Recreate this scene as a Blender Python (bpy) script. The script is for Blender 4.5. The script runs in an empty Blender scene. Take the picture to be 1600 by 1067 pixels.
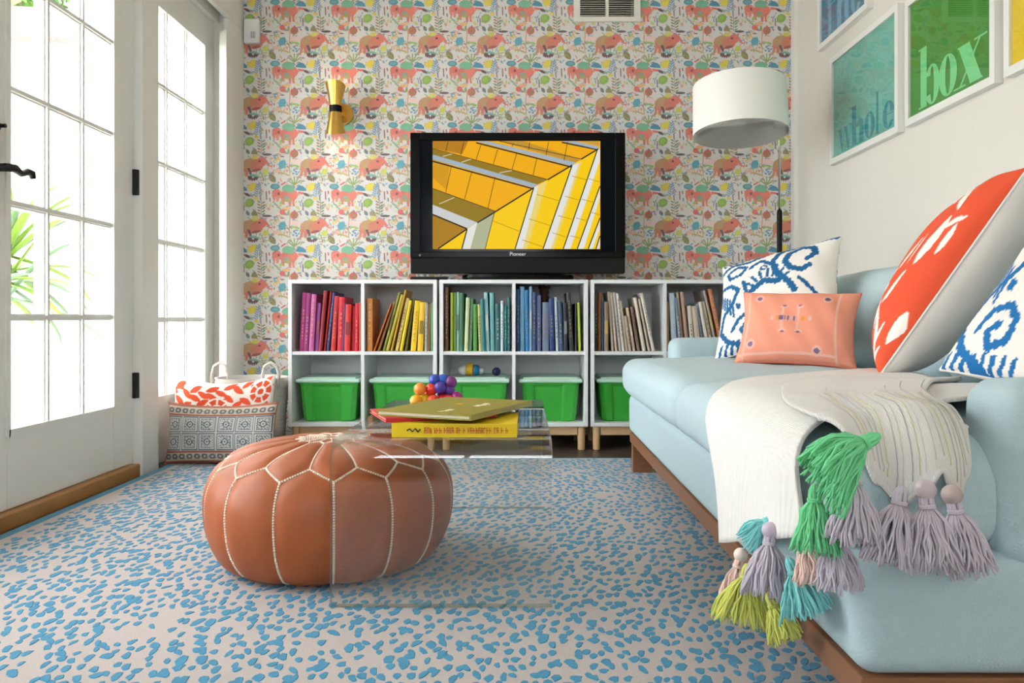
import bpy, math, random
import numpy as np
from mathutils import Vector, Matrix
random.seed(7); rng = np.random.default_rng(7)
sc = bpy.context.scene
col = sc.collection
R = math.radians

# ------------------------------------------------------------------ camera, world, light, exposure
cd = bpy.data.cameras.new('camera'); cam = bpy.data.objects.new('camera', cd); col.objects.link(cam)
cam.location = (0, 0, .63); cam.rotation_euler = (R(90), 0, 0)
cd.sensor_width = 36; cd.lens = 1250 / 1600 * 36
cd.shift_x = -15 / 1600; cd.shift_y = -38.5 / 1600
cd.clip_start = .02; cd.clip_end = 200
sc.camera = cam
w = bpy.data.worlds.new('overcast_sky'); sc.world = w; w.use_nodes = True
bg = w.node_tree.nodes['Background']; bg.inputs[0].default_value = (.93, .965, 1, 1); bg.inputs[1].default_value = 5.0
sd = bpy.data.lights.new('sun_offscreen', 'SUN'); sd.energy = 2.0; sd.angle = R(3); sd.color = (1, .96, .9)
sun = bpy.data.objects.new('sun_offscreen', sd); col.objects.link(sun)
sun.rotation_euler = Vector((-.35, .75, -1.25)).to_track_quat('-Z', 'Y').to_euler()
sc.view_settings.view_transform = 'Standard'; sc.view_settings.look = 'None'
sc.view_settings.gamma = 1; sc.view_settings.use_curve_mapping = False
sc.view_settings.exposure = 1.12
try:
    sc.cycles.transparent_max_bounces = 24; sc.cycles.max_bounces = 10
except Exception: pass

# ------------------------------------------------------------------ helpers
def lin(c):
    def f(v):
        v /= 255.
        return v / 12.92 if v <= .04045 else ((v + .055) / 1.055) ** 2.4
    return (f(c[0]), f(c[1]), f(c[2]), 1.)
def lin_np(a):
    a = a / 255.
    return np.where(a <= .04045, a / 12.92, ((a + .055) / 1.055) ** 2.4)

def mat(name, c, rough=.6, metal=0., noise=None, bump=None, spec=.5, emis=0., attr=False, sheen=0., wave=None):
    """noise=(scale, amount); bump=(scale, strength); c in sRGB 0-255"""
    m = bpy.data.materials.new(name); m.use_nodes = True
    nt = m.node_tree; b = nt.nodes['Principled BSDF']; L = nt.links
    b.inputs['Roughness'].default_value = rough; b.inputs['Metallic'].default_value = metal
    b.inputs['Specular IOR Level'].default_value = spec
    if sheen: b.inputs['Sheen Weight'].default_value = sheen
    tc = nt.nodes.new('ShaderNodeTexCoord')
    src = None
    if attr:
        a = nt.nodes.new('ShaderNodeVertexColor'); a.layer_name = 'Col'; src = a.outputs[0]
    else:
        b.inputs['Base Color'].default_value = lin(c)
    if noise:
        n = nt.nodes.new('ShaderNodeTexNoise'); n.inputs['Scale'].default_value = noise[0]; n.inputs['Detail'].default_value = 4
        L.new(tc.outputs['Object'], n.inputs['Vector'])
        mp = nt.nodes.new('ShaderNodeMapRange'); mp.inputs[3].default_value = 1 - noise[1]; mp.inputs[4].default_value = 1 + noise[1]
        L.new(n.outputs[0], mp.inputs[0])
        mx = nt.nodes.new('ShaderNodeMix'); mx.data_type = 'RGBA'; mx.blend_type = 'MULTIPLY'; mx.inputs[0].default_value = 1
        if src is not None: L.new(src, mx.inputs[6])
        else: mx.inputs[6].default_value = lin(c)
        L.new(mp.outputs[0], mx.inputs[7]); src = mx.outputs[2]
    if src is not None: L.new(src, b.inputs['Base Color'])
    if emis:
        b.inputs['Emission Strength'].default_value = emis
        if src is not None: L.new(src, b.inputs['Emission Color'])
        else: b.inputs['Emission Color'].default_value = lin(c)
    if bump or wave:
        bp = nt.nodes.new('ShaderNodeBump')
        if wave:
            t = nt.nodes.new('ShaderNodeTexWave'); t.inputs['Scale'].default_value = wave[0]; t.inputs['Distortion'].default_value = wave[2]
            if len(wave) > 3: t.bands_direction = wave[3]
            bp.inputs['Strength'].default_value = wave[1]
        else:
            t = nt.nodes.new('ShaderNodeTexNoise'); t.inputs['Scale'].default_value = bump[0]; t.inputs['Detail'].default_value = 3
            bp.inputs['Strength'].default_value = bump[1]
        L.new(tc.outputs['Object'], t.inputs['Vector'])
        bp.inputs['Distance'].default_value = .002
        L.new(t.outputs['Fac' if 'Fac' in t.outputs else 0], bp.inputs['Height']); L.new(bp.outputs[0], b.inputs['Normal'])
    return m

def clear_mat(name, ior, tint=(1, 1, 1), rough=0.):
    m = bpy.data.materials.new(name); m.use_nodes = True; nt = m.node_tree
    for n in list(nt.nodes): nt.nodes.remove(n)
    o = nt.nodes.new('ShaderNodeOutputMaterial'); mx = nt.nodes.new('ShaderNodeMixShader'); lw = nt.nodes.new('ShaderNodeLayerWeight'); pw_ = nt.nodes.new('ShaderNodeMath'); pw_.operation = 'POWER'; f = nt.nodes.new('ShaderNodeMath'); f.operation = 'MULTIPLY_ADD'
    f0 = ((ior - 1) / (ior + 1)) ** 2
    t = nt.nodes.new('ShaderNodeBsdfTransparent'); t.inputs[0].default_value = (*tint, 1)
    g = nt.nodes.new('ShaderNodeBsdfGlossy'); g.inputs['Roughness'].default_value = rough
    # Schlick: the same from either side of a thin sheet
    lw.inputs[0].default_value = .5; pw_.inputs[1].default_value = 5; f.inputs[1].default_value = 1 - f0; f.inputs[2].default_value = f0
    nt.links.new(lw.outputs['Facing'], pw_.inputs[0]); nt.links.new(pw_.outputs[0], f.inputs[0])
    nt.links.new(f.outputs[0], mx.inputs[0]); nt.links.new(t.outputs[0], mx.inputs[1]); nt.links.new(g.outputs[0], mx.inputs[2])
    nt.links.new(mx.outputs[0], o.inputs[0])
    return m

_mats = {}
def cmat(c, rough=.55, **k):
    key = (tuple(c), rough, tuple(sorted(k.items())))
    if key not in _mats: _mats[key] = mat('paint_%d_%d_%d' % tuple(c), c, rough, **k)
    return _mats[key]

def tag(o, label=None, cat=None, group=None, kind=None):
    if label: o['label'] = label
    if cat: o['category'] = cat
    if group: o['group'] = group
    if kind: o['kind'] = kind
    return o
def thing(name, loc, label, cat, group=None):
    o = bpy.data.objects.new(name, None); col.objects.link(o); o.location = loc; o.empty_display_size = .05
    return tag(o, label, cat, group)
def setting(name, loc=(0, 0, 0)):
    o = bpy.data.objects.new(name, None); col.objects.link(o); o.location = loc; o['kind'] = 'structure'; return o

class MB:
    def __init__(s): s.v = []; s.f = []; s.m = []; s.c = None
    def add(s, v, f, m=0):
        o = len(s.v); s.v += [tuple(p) for p in v]
        s.f += [tuple(i + o for i in q) for q in f]; s.m += [m] * len(f); return s
    def box(s, x0, x1, y0, y1, z0, z1, m=0, bev=0.):
        if bev > 0:
            v, f = soft_box((x1 - x0, y1 - y0, z1 - z0), bev, 2)
            c = ((x0 + x1) / 2, (y0 + y1) / 2, (z0 + z1) / 2)
            return s.add([(p[0] + c[0], p[1] + c[1], p[2] + c[2]) for p in v], f, m)
        v = [(x, y, z) for z in (z0, z1) for x, y in ((x0, y0), (x1, y0), (x1, y1), (x0, y1))]
        return s.add(v, [(3, 2, 1, 0), (4, 5, 6, 7), (0, 1, 5, 4), (1, 2, 6, 5), (2, 3, 7, 6), (3, 0, 4, 7)], m)
    def lathe(s, prof, n=24, c=(0, 0, 0), mtx=None, m=0):
        v = []; f = []
        for r, z in prof:
            for k in range(n):
                a = 2 * math.pi * k / n; v.append(Vector((r * math.cos(a), r * math.sin(a), z)))
        for i in range(len(prof) - 1):
            for k in range(n):
                a, b = i * n + k, i * n + (k + 1) % n; f.append((a, b, b + n, a + n))
        if prof[0][0] > 1e-5: f.append(tuple(range(n - 1, -1, -1)))
        if prof[-1][0] > 1e-5: f.append(tuple((len(prof) - 1) * n + k for k in range(n)))
        if mtx is not None: v = [mtx @ p for p in v]
        c = Vector(c); return s.add([p + c for p in v], f, m)
    def tube(s, pts, r, n=8, m=0, caps=True):
        pts = [Vector(p) for p in pts]; rr = r if hasattr(r, '__len__') else [r] * len(pts)
        v = []; f = []; t0 = (pts[1] - pts[0]).normalized()
        u = t0.cross(Vector((0, 0, 1)))
        if u.length < .1: u = t0.cross(Vector((1, 0, 0)))
        u.normalize()
        for i, p in enumerate(pts):
            t = (pts[min(i + 1, len(pts) - 1)] - pts[max(i - 1, 0)]).normalized()
            u = (u - t * u.dot(t)).normalized(); w_ = t.cross(u)
            for k in range(n):
                a = 2 * math.pi * k / n; v.append(p + (u * math.cos(a) + w_ * math.sin(a)) * rr[i])
        for i in range(len(pts) - 1):
            for k in range(n):
                a, b = i * n + k, i * n + (k + 1) % n; f.append((a, b, b + n, a + n))
        if caps: f.append(tuple(range(n - 1, -1, -1))); f.append(tuple((len(pts) - 1) * n + k for k in range(n)))
        return s.add(v, f, m)
    def ball(s, c, r, n=14, m=0, sq=(1, 1, 1)):
        prof = [(math.sin(math.pi * i / (n // 2 + 2)) * r, -math.cos(math.pi * i / (n // 2 + 2)) * r) for i in range(n // 2 + 3)]
        prof[0] = (1e-6, -r); prof[-1] = (1e-6, r)
        return s.lathe(prof, n, c, Matrix.Diagonal((*sq, 1)), m)
    def build(s, name, mats, parent=None, smooth=False, colors=None, loc=None):
        me = bpy.data.meshes.new(name); me.from_pydata(s.v, [], s.f)
        for mm in (mats if isinstance(mats, (list, tuple)) else [mats]): me.materials.append(mm)
        if any(s.m): me.polygons.foreach_set('material_index', s.m)
        if smooth: me.polygons.foreach_set('use_smooth', [True] * len(s.f))
        if colors is not None:
            a = me.color_attributes.new('Col', 'FLOAT_COLOR', 'POINT')
            a.data.foreach_set('color', np.asarray(colors, dtype=np.float32).ravel())
        me.update()
        return link(name, me, parent, loc)
def link(name, me, parent=None, loc=None):
    o = bpy.data.objects.new(name, me); col.objects.link(o)
    if loc is not None: o.location = loc
    if parent is not None:
        o.parent = parent
        if parent.type == 'EMPTY': o.matrix_parent_inverse = Matrix.Translation(-parent.location)
    return o
def auto_smooth(o, ang=40):
    me = o.data
    me.polygons.foreach_set('use_smooth', [True] * len(me.polygons))
    me.set_sharp_from_angle(angle=R(ang)); return o

def soft_box(size, r, n=6, crown=(0, 0, 0), mid=2):
    """rounded box centred on 0; n = steps in each rounded edge; crown = bulge of the +z, +-x and +-y faces"""
    h = [d / 2 for d in size]; r = min(r, *[x * .999 for x in h])
    def ticks(hh):
        inner = hh - r
        e = [inner + r * math.tan(math.pi / 4 * i / n) for i in range(n + 1)]
        mm = [inner * (2 * i / mid - 1) for i in range(1, mid)]
        return [-x for x in reversed(e)] + mm + e
    T = [ticks(x) for x in h]; V = {}; vs = []; fs = []
    def vid(p):
        k = tuple(round(x, 6) for x in p)
        if k not in V:
            q = [max(-(h[i] - r), min(h[i] - r, p[i])) for i in range(3)]
            d = Vector([p[i] - q[i] for i in range(3)]); d = d.normalized() * r
            o = [q[i] + d[i] for i in range(3)]
            g = [1 - min(1, abs(o[i] / h[i])) ** 2 for i in range(3)]
            if crown[2] and o[2] > 0: o[2] += crown[2] * g[0] ** .6 * g[1] ** .6 * min(1, o[2] / h[2])
            if crown[0]: o[0] += math.copysign(crown[0], o[0]) * abs(o[0] / h[0]) * g[1] ** .5 * g[2] ** .7
            if crown[1]: o[1] += math.copysign(crown[1], o[1]) * abs(o[1] / h[1]) * g[0] ** .5 * g[2] ** .7
            V[k] = len(vs); vs.append(tuple(o))
        return V[k]
    for ax in range(3):
        a, b = (ax + 1) % 3, (ax + 2) % 3
        for sg in (-1, 1):
            for i in range(len(T[a]) - 1):
                for j in range(len(T[b]) - 1):
                    q = []
                    for (ii, jj) in ((i, j), (i + 1, j), (i + 1, j + 1), (i, j + 1)):
                        p = [0, 0, 0]; p[ax] = sg * h[ax]; p[a] = T[a][ii]; p[b] = T[b][jj]; q.append(vid(p))
                    fs.append(tuple(q) if sg > 0 else tuple(reversed(q)))
    return vs, fs

class Print:
    """flat coloured print: polygons (x, y) with a colour, later ones lie a hair above earlier ones"""
    def __init__(s): s.p = []
    def poly(s, pts, c, layer=None): s.p.append((pts, lin(c), layer))
    def ell(s, x, y, w_, h_, c, rot=0, n=14, pinch=0., layer=None):
        out = []
        ca, sa = math.cos(R(rot)), math.sin(R(rot))
        for k in range(n):
            a = 2 * math.pi * k / n; px, py = math.cos(a), math.sin(a)
            if pinch: py *= (1 - abs(px)) ** pinch * 1.15 if abs(px) < 1 else 0
            px *= w_ / 2; py *= h_ / 2
            out.append((x + px * ca - py * sa, y + px * sa + py * ca))
        s.poly(out, c, layer)
    def line(s, pts, wd, c, taper=False, layer=None):
        L, Rr = [], []
        for i, p in enumerate(pts):
            a = pts[max(0, i - 1)]; b = pts[min(len(pts) - 1, i + 1)]
            dx, dy = b[0] - a[0], b[1] - a[1]; l = math.hypot(dx, dy) or 1
            ww = wd / 2 * ((1 - .8 * i / (len(pts) - 1)) if taper else 1)
            L.append((p[0] - dy / l * ww, p[1] + dx / l * ww)); Rr.append((p[0] + dy / l * ww, p[1] - dx / l * ww))
        for i in range(len(pts) - 1): s.poly([L[i], L[i + 1], Rr[i + 1], Rr[i]], c, layer)
    def build(s, name, material, fn, parent=None, step=2e-5, base=4e-4):
        """fn(x, y, h) -> world point"""
        v = []; f = []; cc = []
        for i, (pts, c, layer) in enumerate(s.p):
            h = base + step * (i if layer is None else layer); o = len(v)
            v += [fn(x, y, h) for x, y in pts]; f.append(tuple(range(o, o + len(pts)))); cc += [c] * len(pts)
        b = MB(); b.v = v; b.f = f; b.m = [0] * len(f)
        return b.build(name, material, parent, colors=cc)

def clip(poly, x0, x1, y0, y1):
    for ax, lim, keep in ((0, x0, 1), (0, x1, -1), (1, y0, 1), (1, y1, -1)):
        out = []
        for i in range(len(poly)):
            a, b = poly[i - 1], poly[i]
            ia, ib = (a[ax] - lim) * keep >= 0, (b[ax] - lim) * keep >= 0
            if ia != ib:
                t = (lim - a[ax]) / (b[ax] - a[ax]); out.append((a[0] + (b[0] - a[0]) * t, a[1] + (b[1] - a[1]) * t))
            if ib: out.append(b)
        poly = out
        if len(poly) < 3: return []
    return poly

# ------------------------------------------------------------------ materials
M = dict(
    wall=mat('wall_paint', (228, 224, 214), .7, bump=(180, .05)),
    ceil=mat('ceiling_paint', (238, 232, 220), .8),
    trim=mat('trim_paint', (236, 236, 230), .35, bump=(60, .03)),
    paper=mat('wallpaper_ground', (222, 219, 214), .6, noise=(8, .02)),
    ink=mat('printed_ink', (255, 255, 255), .6, attr=True, noise=(120, .10)),
    white=mat('white_lacquer', (232, 234, 234), .35),
    glass=clear_mat('window_glass', 1.45),
    glazing=clear_mat('picture_glazing', 1.28),
    acryl=clear_mat('acrylic', 1.7, (.985, .99, .985)),
    iron=mat('black_iron', (32, 30, 30), .45, metal=.3, bump=(90, .2)),
    oak=mat('threshold_oak', (178, 128, 72), .45, noise=(14, .25)),
    birch=mat('birch_wood', (214, 178, 132), .5, noise=(20, .08)),
    walnut=mat('walnut_wood', (140, 92, 60), .4, noise=(18, .22)),
    floor=mat('dark_wood_floor', (74, 66, 58), .35, noise=(9, .2)),
    sofa=mat('pale_blue_linen', (182, 204, 209), .85, noise=(55, .05), bump=(300, .6), sheen=.1),
    black=mat('black_plastic_gloss', (8, 8, 9), .22, spec=.12),
    blackm=mat('black_plastic_matt', (14, 14, 15), .5, spec=.2),
    screen=mat('television_glass', (6, 12, 18), .12, spec=.12),
    brass=mat('brushed_brass', (222, 178, 92), .28, metal=1., noise=(60, .05)),
    leather=mat('tan_leather', (166, 88, 46), .46, noise=(9, .34), bump=(220, .25), spec=.45),
    thread=mat('cream_thread', (236, 226, 208), .7),
    pages=mat('book_pages', (232, 224, 206), .8, noise=(150, .08)),
    green=mat('green_plastic', (62, 178, 62), .35),
    lid=mat('clear_white_lid', (190, 224, 206), .35),
    shade=mat('lamp_shade_linen', (244, 242, 236), .8, bump=(300, .1)),
    chrome=mat('satin_steel', (200, 196, 188), .25, metal=1.),
    rug=mat('rug_wool_beige', (190, 180, 174), .95, noise=(260, .12), bump=(500, .5)),
    dab=mat('rug_wool_blue', (36, 134, 172), .95, noise=(40, .16), bump=(500, .5), sheen=.2),
    cloth=mat('printed_cotton', (255, 255, 255), .85, attr=True, noise=(300, .05), bump=(600, .3)),
    throw=mat('white_cotton_throw', (238, 234, 228), .9, noise=(70, .04), wave=(160, .5, 1.5, 'X')),
    basket=mat('white_woven_rope', (226, 220, 210), .85, wave=(60, 1., .6, 'Z')),
    siding=mat('white_siding', (240, 240, 238), .6),
    shingle=mat('roof_shingle', (104, 90, 84), .9, noise=(6, .25), bump=(30, .5)),
    stone=mat('pale_paving', (208, 204, 198), .85, noise=(5, .08)),
    leaf=mat('yucca_leaf', (142, 176, 72), .45, noise=(6, .25)),
    leaf2=mat('yucca_leaf_grey', (116, 148, 112), .45, noise=(6, .2)),
    tree=mat('tree_leaf', (96, 140, 58), .6, noise=(3, .4)),
    bark=mat('bark', (112, 92, 70), .9, noise=(12, .3), bump=(40, .6)),
)

XL, XR, YB, ZC = -1.50, 1.452, 4.25, 2.55
# ------------------------------------------------------------------ room shell
def wallbox(name, boxes, m):
    b = MB()
    for q in boxes: b.box(*q)
    return tag(b.build(name, m), kind='structure')
wallbox('floor', [(-1.7, 1.6, -2.4, 4.4, -.12, 0)], M['floor'])
wallbox('ceiling', [(-1.7, 1.6, -2.4, 4.4, ZC, ZC + .12)], M['ceil'])
VX0, VX1, VZ0, VZ1 = .306, .60, 2.221, 2.374          # duct opening behind the air vent
wall_back = wallbox('wall_back', [(-1.7, VX0, YB, YB + .14, 0, ZC), (VX1, 1.6, YB, YB + .14, 0, ZC), (VX0, VX1, YB, YB + .14, 0, VZ0), (VX0, VX1, YB, YB + .14, VZ1, ZC)], M['paper'])
wallbox('wall_right', [(XR, XR + .14, -2.4, YB, 0, ZC)], M['wall'])
DH = 2.2
wallbox('wall_left', [(XL - .16, XL, -2.4, 1.15, 0, ZC), (XL - .16, XL, 1.15, 4.06, DH, ZC), (XL - .16, XL, 4.06, YB, 0, ZC),
                      (XL - .16, XL - .001, 3.17, 3.29, 0, DH)], M['wall'])
wallbox('wall_rear', [(-1.7, 1.6, -2.4, -2.26, 0, 1.0), (-1.7, 1.6, -2.4, -2.26, 2.15, ZC), (-1.7, -1.1, -2.4, -2.26, 1.0, 2.15), (.3, 1.6, -2.4, -2.26, 1.0, 2.15)], M['wall'])
b = MB()
for x in (-1.1, -.42, .26): b.box(x, x + .04, -2.37, -2.29, 1.0, 2.15)
b.box(-1.1, .3, -2.37, -2.29, 1.0, 1.05); b.box(-1.1, .3, -2.37, -2.29, 2.1, 2.15); b.box(-1.1, .3, -2.36, -2.3, 1.56, 1.59)
wr = setting('window_3_unseen', (0, -2.33, 1.0)); b.build('window_frame', M['trim'], wr)  # window added out of view, sized for the daylight it lets in
for x0, x1 in ((-1.06, -.42), (-.38, .26)):
    MB().box(x0, x1, -2.335, -2.33, 1.05, 2.1).build('pane', M['glass'], wr)
wallbox('baseboard_right', [(XR - .016, XR, -2.26, YB, 0, .13)], M['trim'])
wallbox('trim_1', [(XR - .022, XR, YB - .05, YB, 0, ZC)], M['trim'])                 # corner board, right
wallbox('trim_2', [(XL, XL + .024, 4.035, YB, 0, DH + .1), (XL, XL + .035, 3.97, 4.045, 0, 2.05)], M['trim'])      # corner casing, left
wallbox('trim_3', [(XL, XL + .025, 1.05, YB - .02, DH - .06, DH + .09), (XL, XL + .045, 1.0, YB - .0, DH + .09, DH + .125)], M['trim'])
b = MB(); b.box(XL - .04, XL + .004, 3.155, 3.30, 0, DH, bev=.004)
tag(b.build('trim_4', M['trim']), kind='structure')
wallbox('trim_5', [(XL - .16, XL - .035, 1.16, 4.06, 2.12, DH)], M['trim'])
b = MB(); b.v = []; b.box(-1.62, XL - .003, 1.2, 3.155, .0, .052, bev=.006)
tag(b.build('trim_6', M['oak']), kind='structure')

# wallpaper print ------------------------------------------------------------
TW, TH = .3136, .3265           # one repeat of the print, metres
def tile_motifs():
    P = Print(); e, l, g = P.ell, P.line, P.poly
    coral, tan, purp, maroon = (222, 110, 90), (198, 138, 88), (110, 55, 75), (95, 48, 58)
    # pale wash and stems
    g([(622, 75), (722, 75), (722, 115), (622, 115)], (236, 206, 200))
    l([(628, 0), (634, 60), (628, 140), (634, 220)], 7, (196, 160, 104))
    # elephant walking right
    e(318, 125, 182, 118, tan); e(300, 120, 120, 96, (188, 146, 92)); e(356, 128, 110, 98, (208, 118, 84))
    e(398, 96, 84, 78, coral); l([(425, 82), (446, 105), (458, 128), (476, 135), (492, 122)], 24, coral, True)
    g([(228, 130), (262, 150), (250, 190), (236, 222), (220, 222), (230, 180)], (212, 122, 90))
    g([(255, 165), (292, 160), (282, 218), (262, 218)], (206, 112, 88))
    g([(276, 150), (300, 148), (316, 195), (300, 205)], purp); e(352, 166, 76, 22, (150, 62, 72), -12)
    e(380, 92, 22, 18, maroon); g([(316, 70), (322, 40), (345, 48), (366, 40), (368, 66), (340, 80)], (214, 206, 66))
    e(430, 178, 60, 46, (204, 204, 70), -35, pinch=.3)
    for a in range(-170, 200, 30): l([(326 + 10 * math.cos(R(a)), 226 + 8 * math.sin(R(a))), (326 + 46 * math.cos(R(a)), 226 + 30 * math.sin(R(a)))], 13, maroon if math.sin(R(a)) > -.2 else (110, 172, 160))
    # olive leaf, sprays
    e(487, 235, 84, 46, (126, 122, 62), 52, pinch=.25); l([(468, 212), (506, 260)], 4, (170, 160, 96))
    for k, a in enumerate((-60, -35, -90, -120, -145)):
        x, y = 670, 290; l([(x, y), (x + 40 * math.cos(R(a)), y + 40 * math.sin(R(a))), (x + 66 * math.cos(R(a)), y + 70 * math.sin(R(a)))], 10, (140, 160, 84))
    l([(560, 290), (598, 266)], 13, (216, 104, 96)); e(610, 262, 18, 10, (150, 180, 196), -40)
    e(510, 303, 82, 48, (72, 146, 160)); e(510, 303, 50, 24, (96, 164, 172))
    g([(676, 330), (690, 312), (715, 292), (745, 300), (768, 322), (770, 340), (720, 338)], (48, 134, 164))
    e(815, 305, 88, 56, (228, 206, 44), -22, pinch=.15)
    # blue fern
    l([(868, 260), (858, 330), (852, 384)], 6, (112, 152, 184))
    for k in range(6):
        y = 280 + k * 18; q = 12 + 4 * k
        e(862 - q * .8, y + 6, 34, 10, (124, 160, 190), 40 - 180); e(862 + q * .7, y + 2, 34, 10, (112, 150, 186), -45)
    # elephant walking left
    e(622, 378, 150, 96, coral); e(655, 372, 90, 86, (232, 118, 96)); e(524, 358, 78, 68, coral); l([(500, 350), (494, 385), (504, 420), (496, 440)], 24, (222, 120, 100), True)
    g([(618, 410), (646, 412), (642, 470), (626, 470)], coral); g([(650, 405), (684, 390), (664, 440), (678, 468), (656, 466)], (222, 112, 96))
    g([(516, 380), (545, 382), (540, 430), (522, 430)], (226, 128, 110)); g([(560, 400), (590, 410), (585, 450), (565, 450)], (222, 120, 100))
    e(605, 395, 56, 40, (150, 152, 130)); e(616, 418, 66, 26, (172, 156, 84)); e(540, 362, 20, 26, (140, 48, 60))
    e(620, 318, 104, 62, (104, 178, 138)); g([(566, 318), (674, 318), (660, 352), (600, 350)], (110, 180, 140))
    g([(700, 345), (752, 352), (748, 368), (704, 362)], (222, 110, 96)); e(770, 370, 52, 22, maroon, 25, pinch=.2)
    e(790, 438, 80, 70, (136, 176, 54), -25); e(785, 436, 48, 40, (150, 188, 66), -25)
    e(846, 400, 38, 26, (228, 198, 60), 20)
    for x, y, h_, c in ((880, 400, 40, (140, 122, 150)), (928, 378, 70, (150, 96, 88)), (952, 352, 26, (190, 84, 84)), (740, 468, 64, (132, 116, 140)), (958, 412, 30, (90, 130, 140))):
        l([(x, y - h_ / 2), (x + 3, y + h_ / 2)], 10, c)
    for k in range(5):
        y = 430 + 24 * k; e(868, y, 32, 12, (186, 112, 84) if k % 2 else (126, 146, 92), 28); e(906, y + 6, 32, 12, (122, 140, 84), -30)
    l([(888, 420), (886, 545)], 4, (150, 120, 90))
    for k in range(5): e(505 + 12 * k, 440 + 13 * k, 40, 9, (136, 178, 140), 35 - 25 * (k % 2))
    e(606, 484, 72, 22, (236, 176, 104)); e(700, 480, 40, 24, (206, 206, 110), 40); e(560, 440, 24, 34, (150, 192, 84), 20)
    e(570, 515, 46, 46, (222, 96, 80)); e(620, 522, 18, 50, (140, 164, 84), 12)
    e(670, 540, 66, 66, (206, 86, 72)); e(676, 544, 36, 40, (150, 120, 62)); g([(664, 512), (672, 498), (684, 512)], (190, 76, 70))
    e(775, 525, 48, 26, (92, 116, 120), 60, pinch=.2); g([(806, 545), (816, 506), (838, 502), (856, 530), (858, 548)], (146, 134, 72))
    e(935, 548, 82, 20, (92, 64, 80)); e(1005, 556, 44, 14, (110, 158, 176)); e(570, 565, 36, 10, (150, 70, 64)); e(925, 570, 22, 8, (186, 96, 80))
    # row above
    e(570, 118, 76, 54, (66, 162, 184), -60, pinch=.1)
    for a in range(0, 360, 60): l([(570, 118), (570 + 46 * math.cos(R(a)), 118 + 44 * math.sin(R(a)))], 5, (90, 160, 168))
    l([(640, 140), (660, 128), (690, 130), (712, 142)], 14, (146, 186, 74)); l([(536, 196), (560, 188), (600, 200), (626, 212)], 13, (196, 170, 92))
    for x, y in ((520, 85), (540, 78), (505, 100)): e(x, y, 28, 12, (232, 188, 92), 30)
    for k in range(4): l([(500 + 14 * k, 160), (492 + 16 * k, 188)], 7, (232, 160, 110))
    for x, y in ((668, 165), (684, 180), (662, 195), (690, 200)): e(x, y, 20, 16, (92, 146, 186))
    e(610, 170, 20, 14, (222, 140, 130)); e(455, 240, 50, 8, (186, 178, 120), -12); e(720, 230, 20, 10, (214, 140, 120))
    e(480, 70, 30, 8, (190, 110, 100)); e(745, 395, 14, 22, (150, 190, 190)); e(712, 430, 12, 12, (110, 120, 130))
    e(425, 215, 60, 9, (172, 170, 110), -8); e(245, 250, 26, 10, (200, 190, 170)); e(395, 250, 24, 9, (224, 150, 120), 15)
    r2 = random.Random(5); pal = [(150, 186, 150), (222, 160, 140), (120, 170, 190), (220, 200, 110), (170, 130, 140), (176, 176, 110), (230, 150, 110), (140, 150, 170)]
    fill = []
    for k in range(170):
        x, y = 490 + r2.uniform(0, 492), r2.uniform(0, 512); Q = Print(); Q.ell(x, y, r2.uniform(20, 44), r2.uniform(8, 15), r2.choice(pal), r2.uniform(0, 180), 8); fill += Q.p
    out = []
    for pts, c, l_ in fill + P.p: out.append((pts, tuple(v * .90 + .10 * .8 for v in c[:3]) + (1.,), l_))
    return out
mot = tile_motifs(); WP = Print(); sx, sy = TW / 492, TH / 512
ox, oz = .561, 1.515   # wall position of tile pixel (0,0) for one repeat
x0w, x1w = XL + .001, XR - .022
for ti in range(-9, 5):
    for tj in range(-5, 5):
        for li, (pts, c, _) in enumerate(mot):
            q = [(ox + ti * TW + x * sx, oz - tj * TH - y * sy) for x, y in pts]
            q = clip(q, x0w, x1w, .02, ZC - .01)
            if not q: continue
            xs_, zs_ = [p[0] for p in q], [p[1] for p in q]
            if max(xs_) > VX0 and min(xs_) < VX1 and max(zs_) > VZ0 and min(zs_) < VZ1:
                for box_ in ((x0w, VX0, 0, ZC), (VX1, x1w, 0, ZC), (VX0, VX1, 0, VZ0), (VX0, VX1, VZ1, ZC)):
                    q2 = clip(q, *box_)
                    if q2: WP.p.append((q2, c, li))
            else: WP.p.append((q, c, li))
wp = WP.build('wallpaper_print', M['ink'], lambda x, y, h: (x, YB - h, y), wall_back, step=6e-6, base=3e-4)
wp['kind'] = 'stuff'

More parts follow.
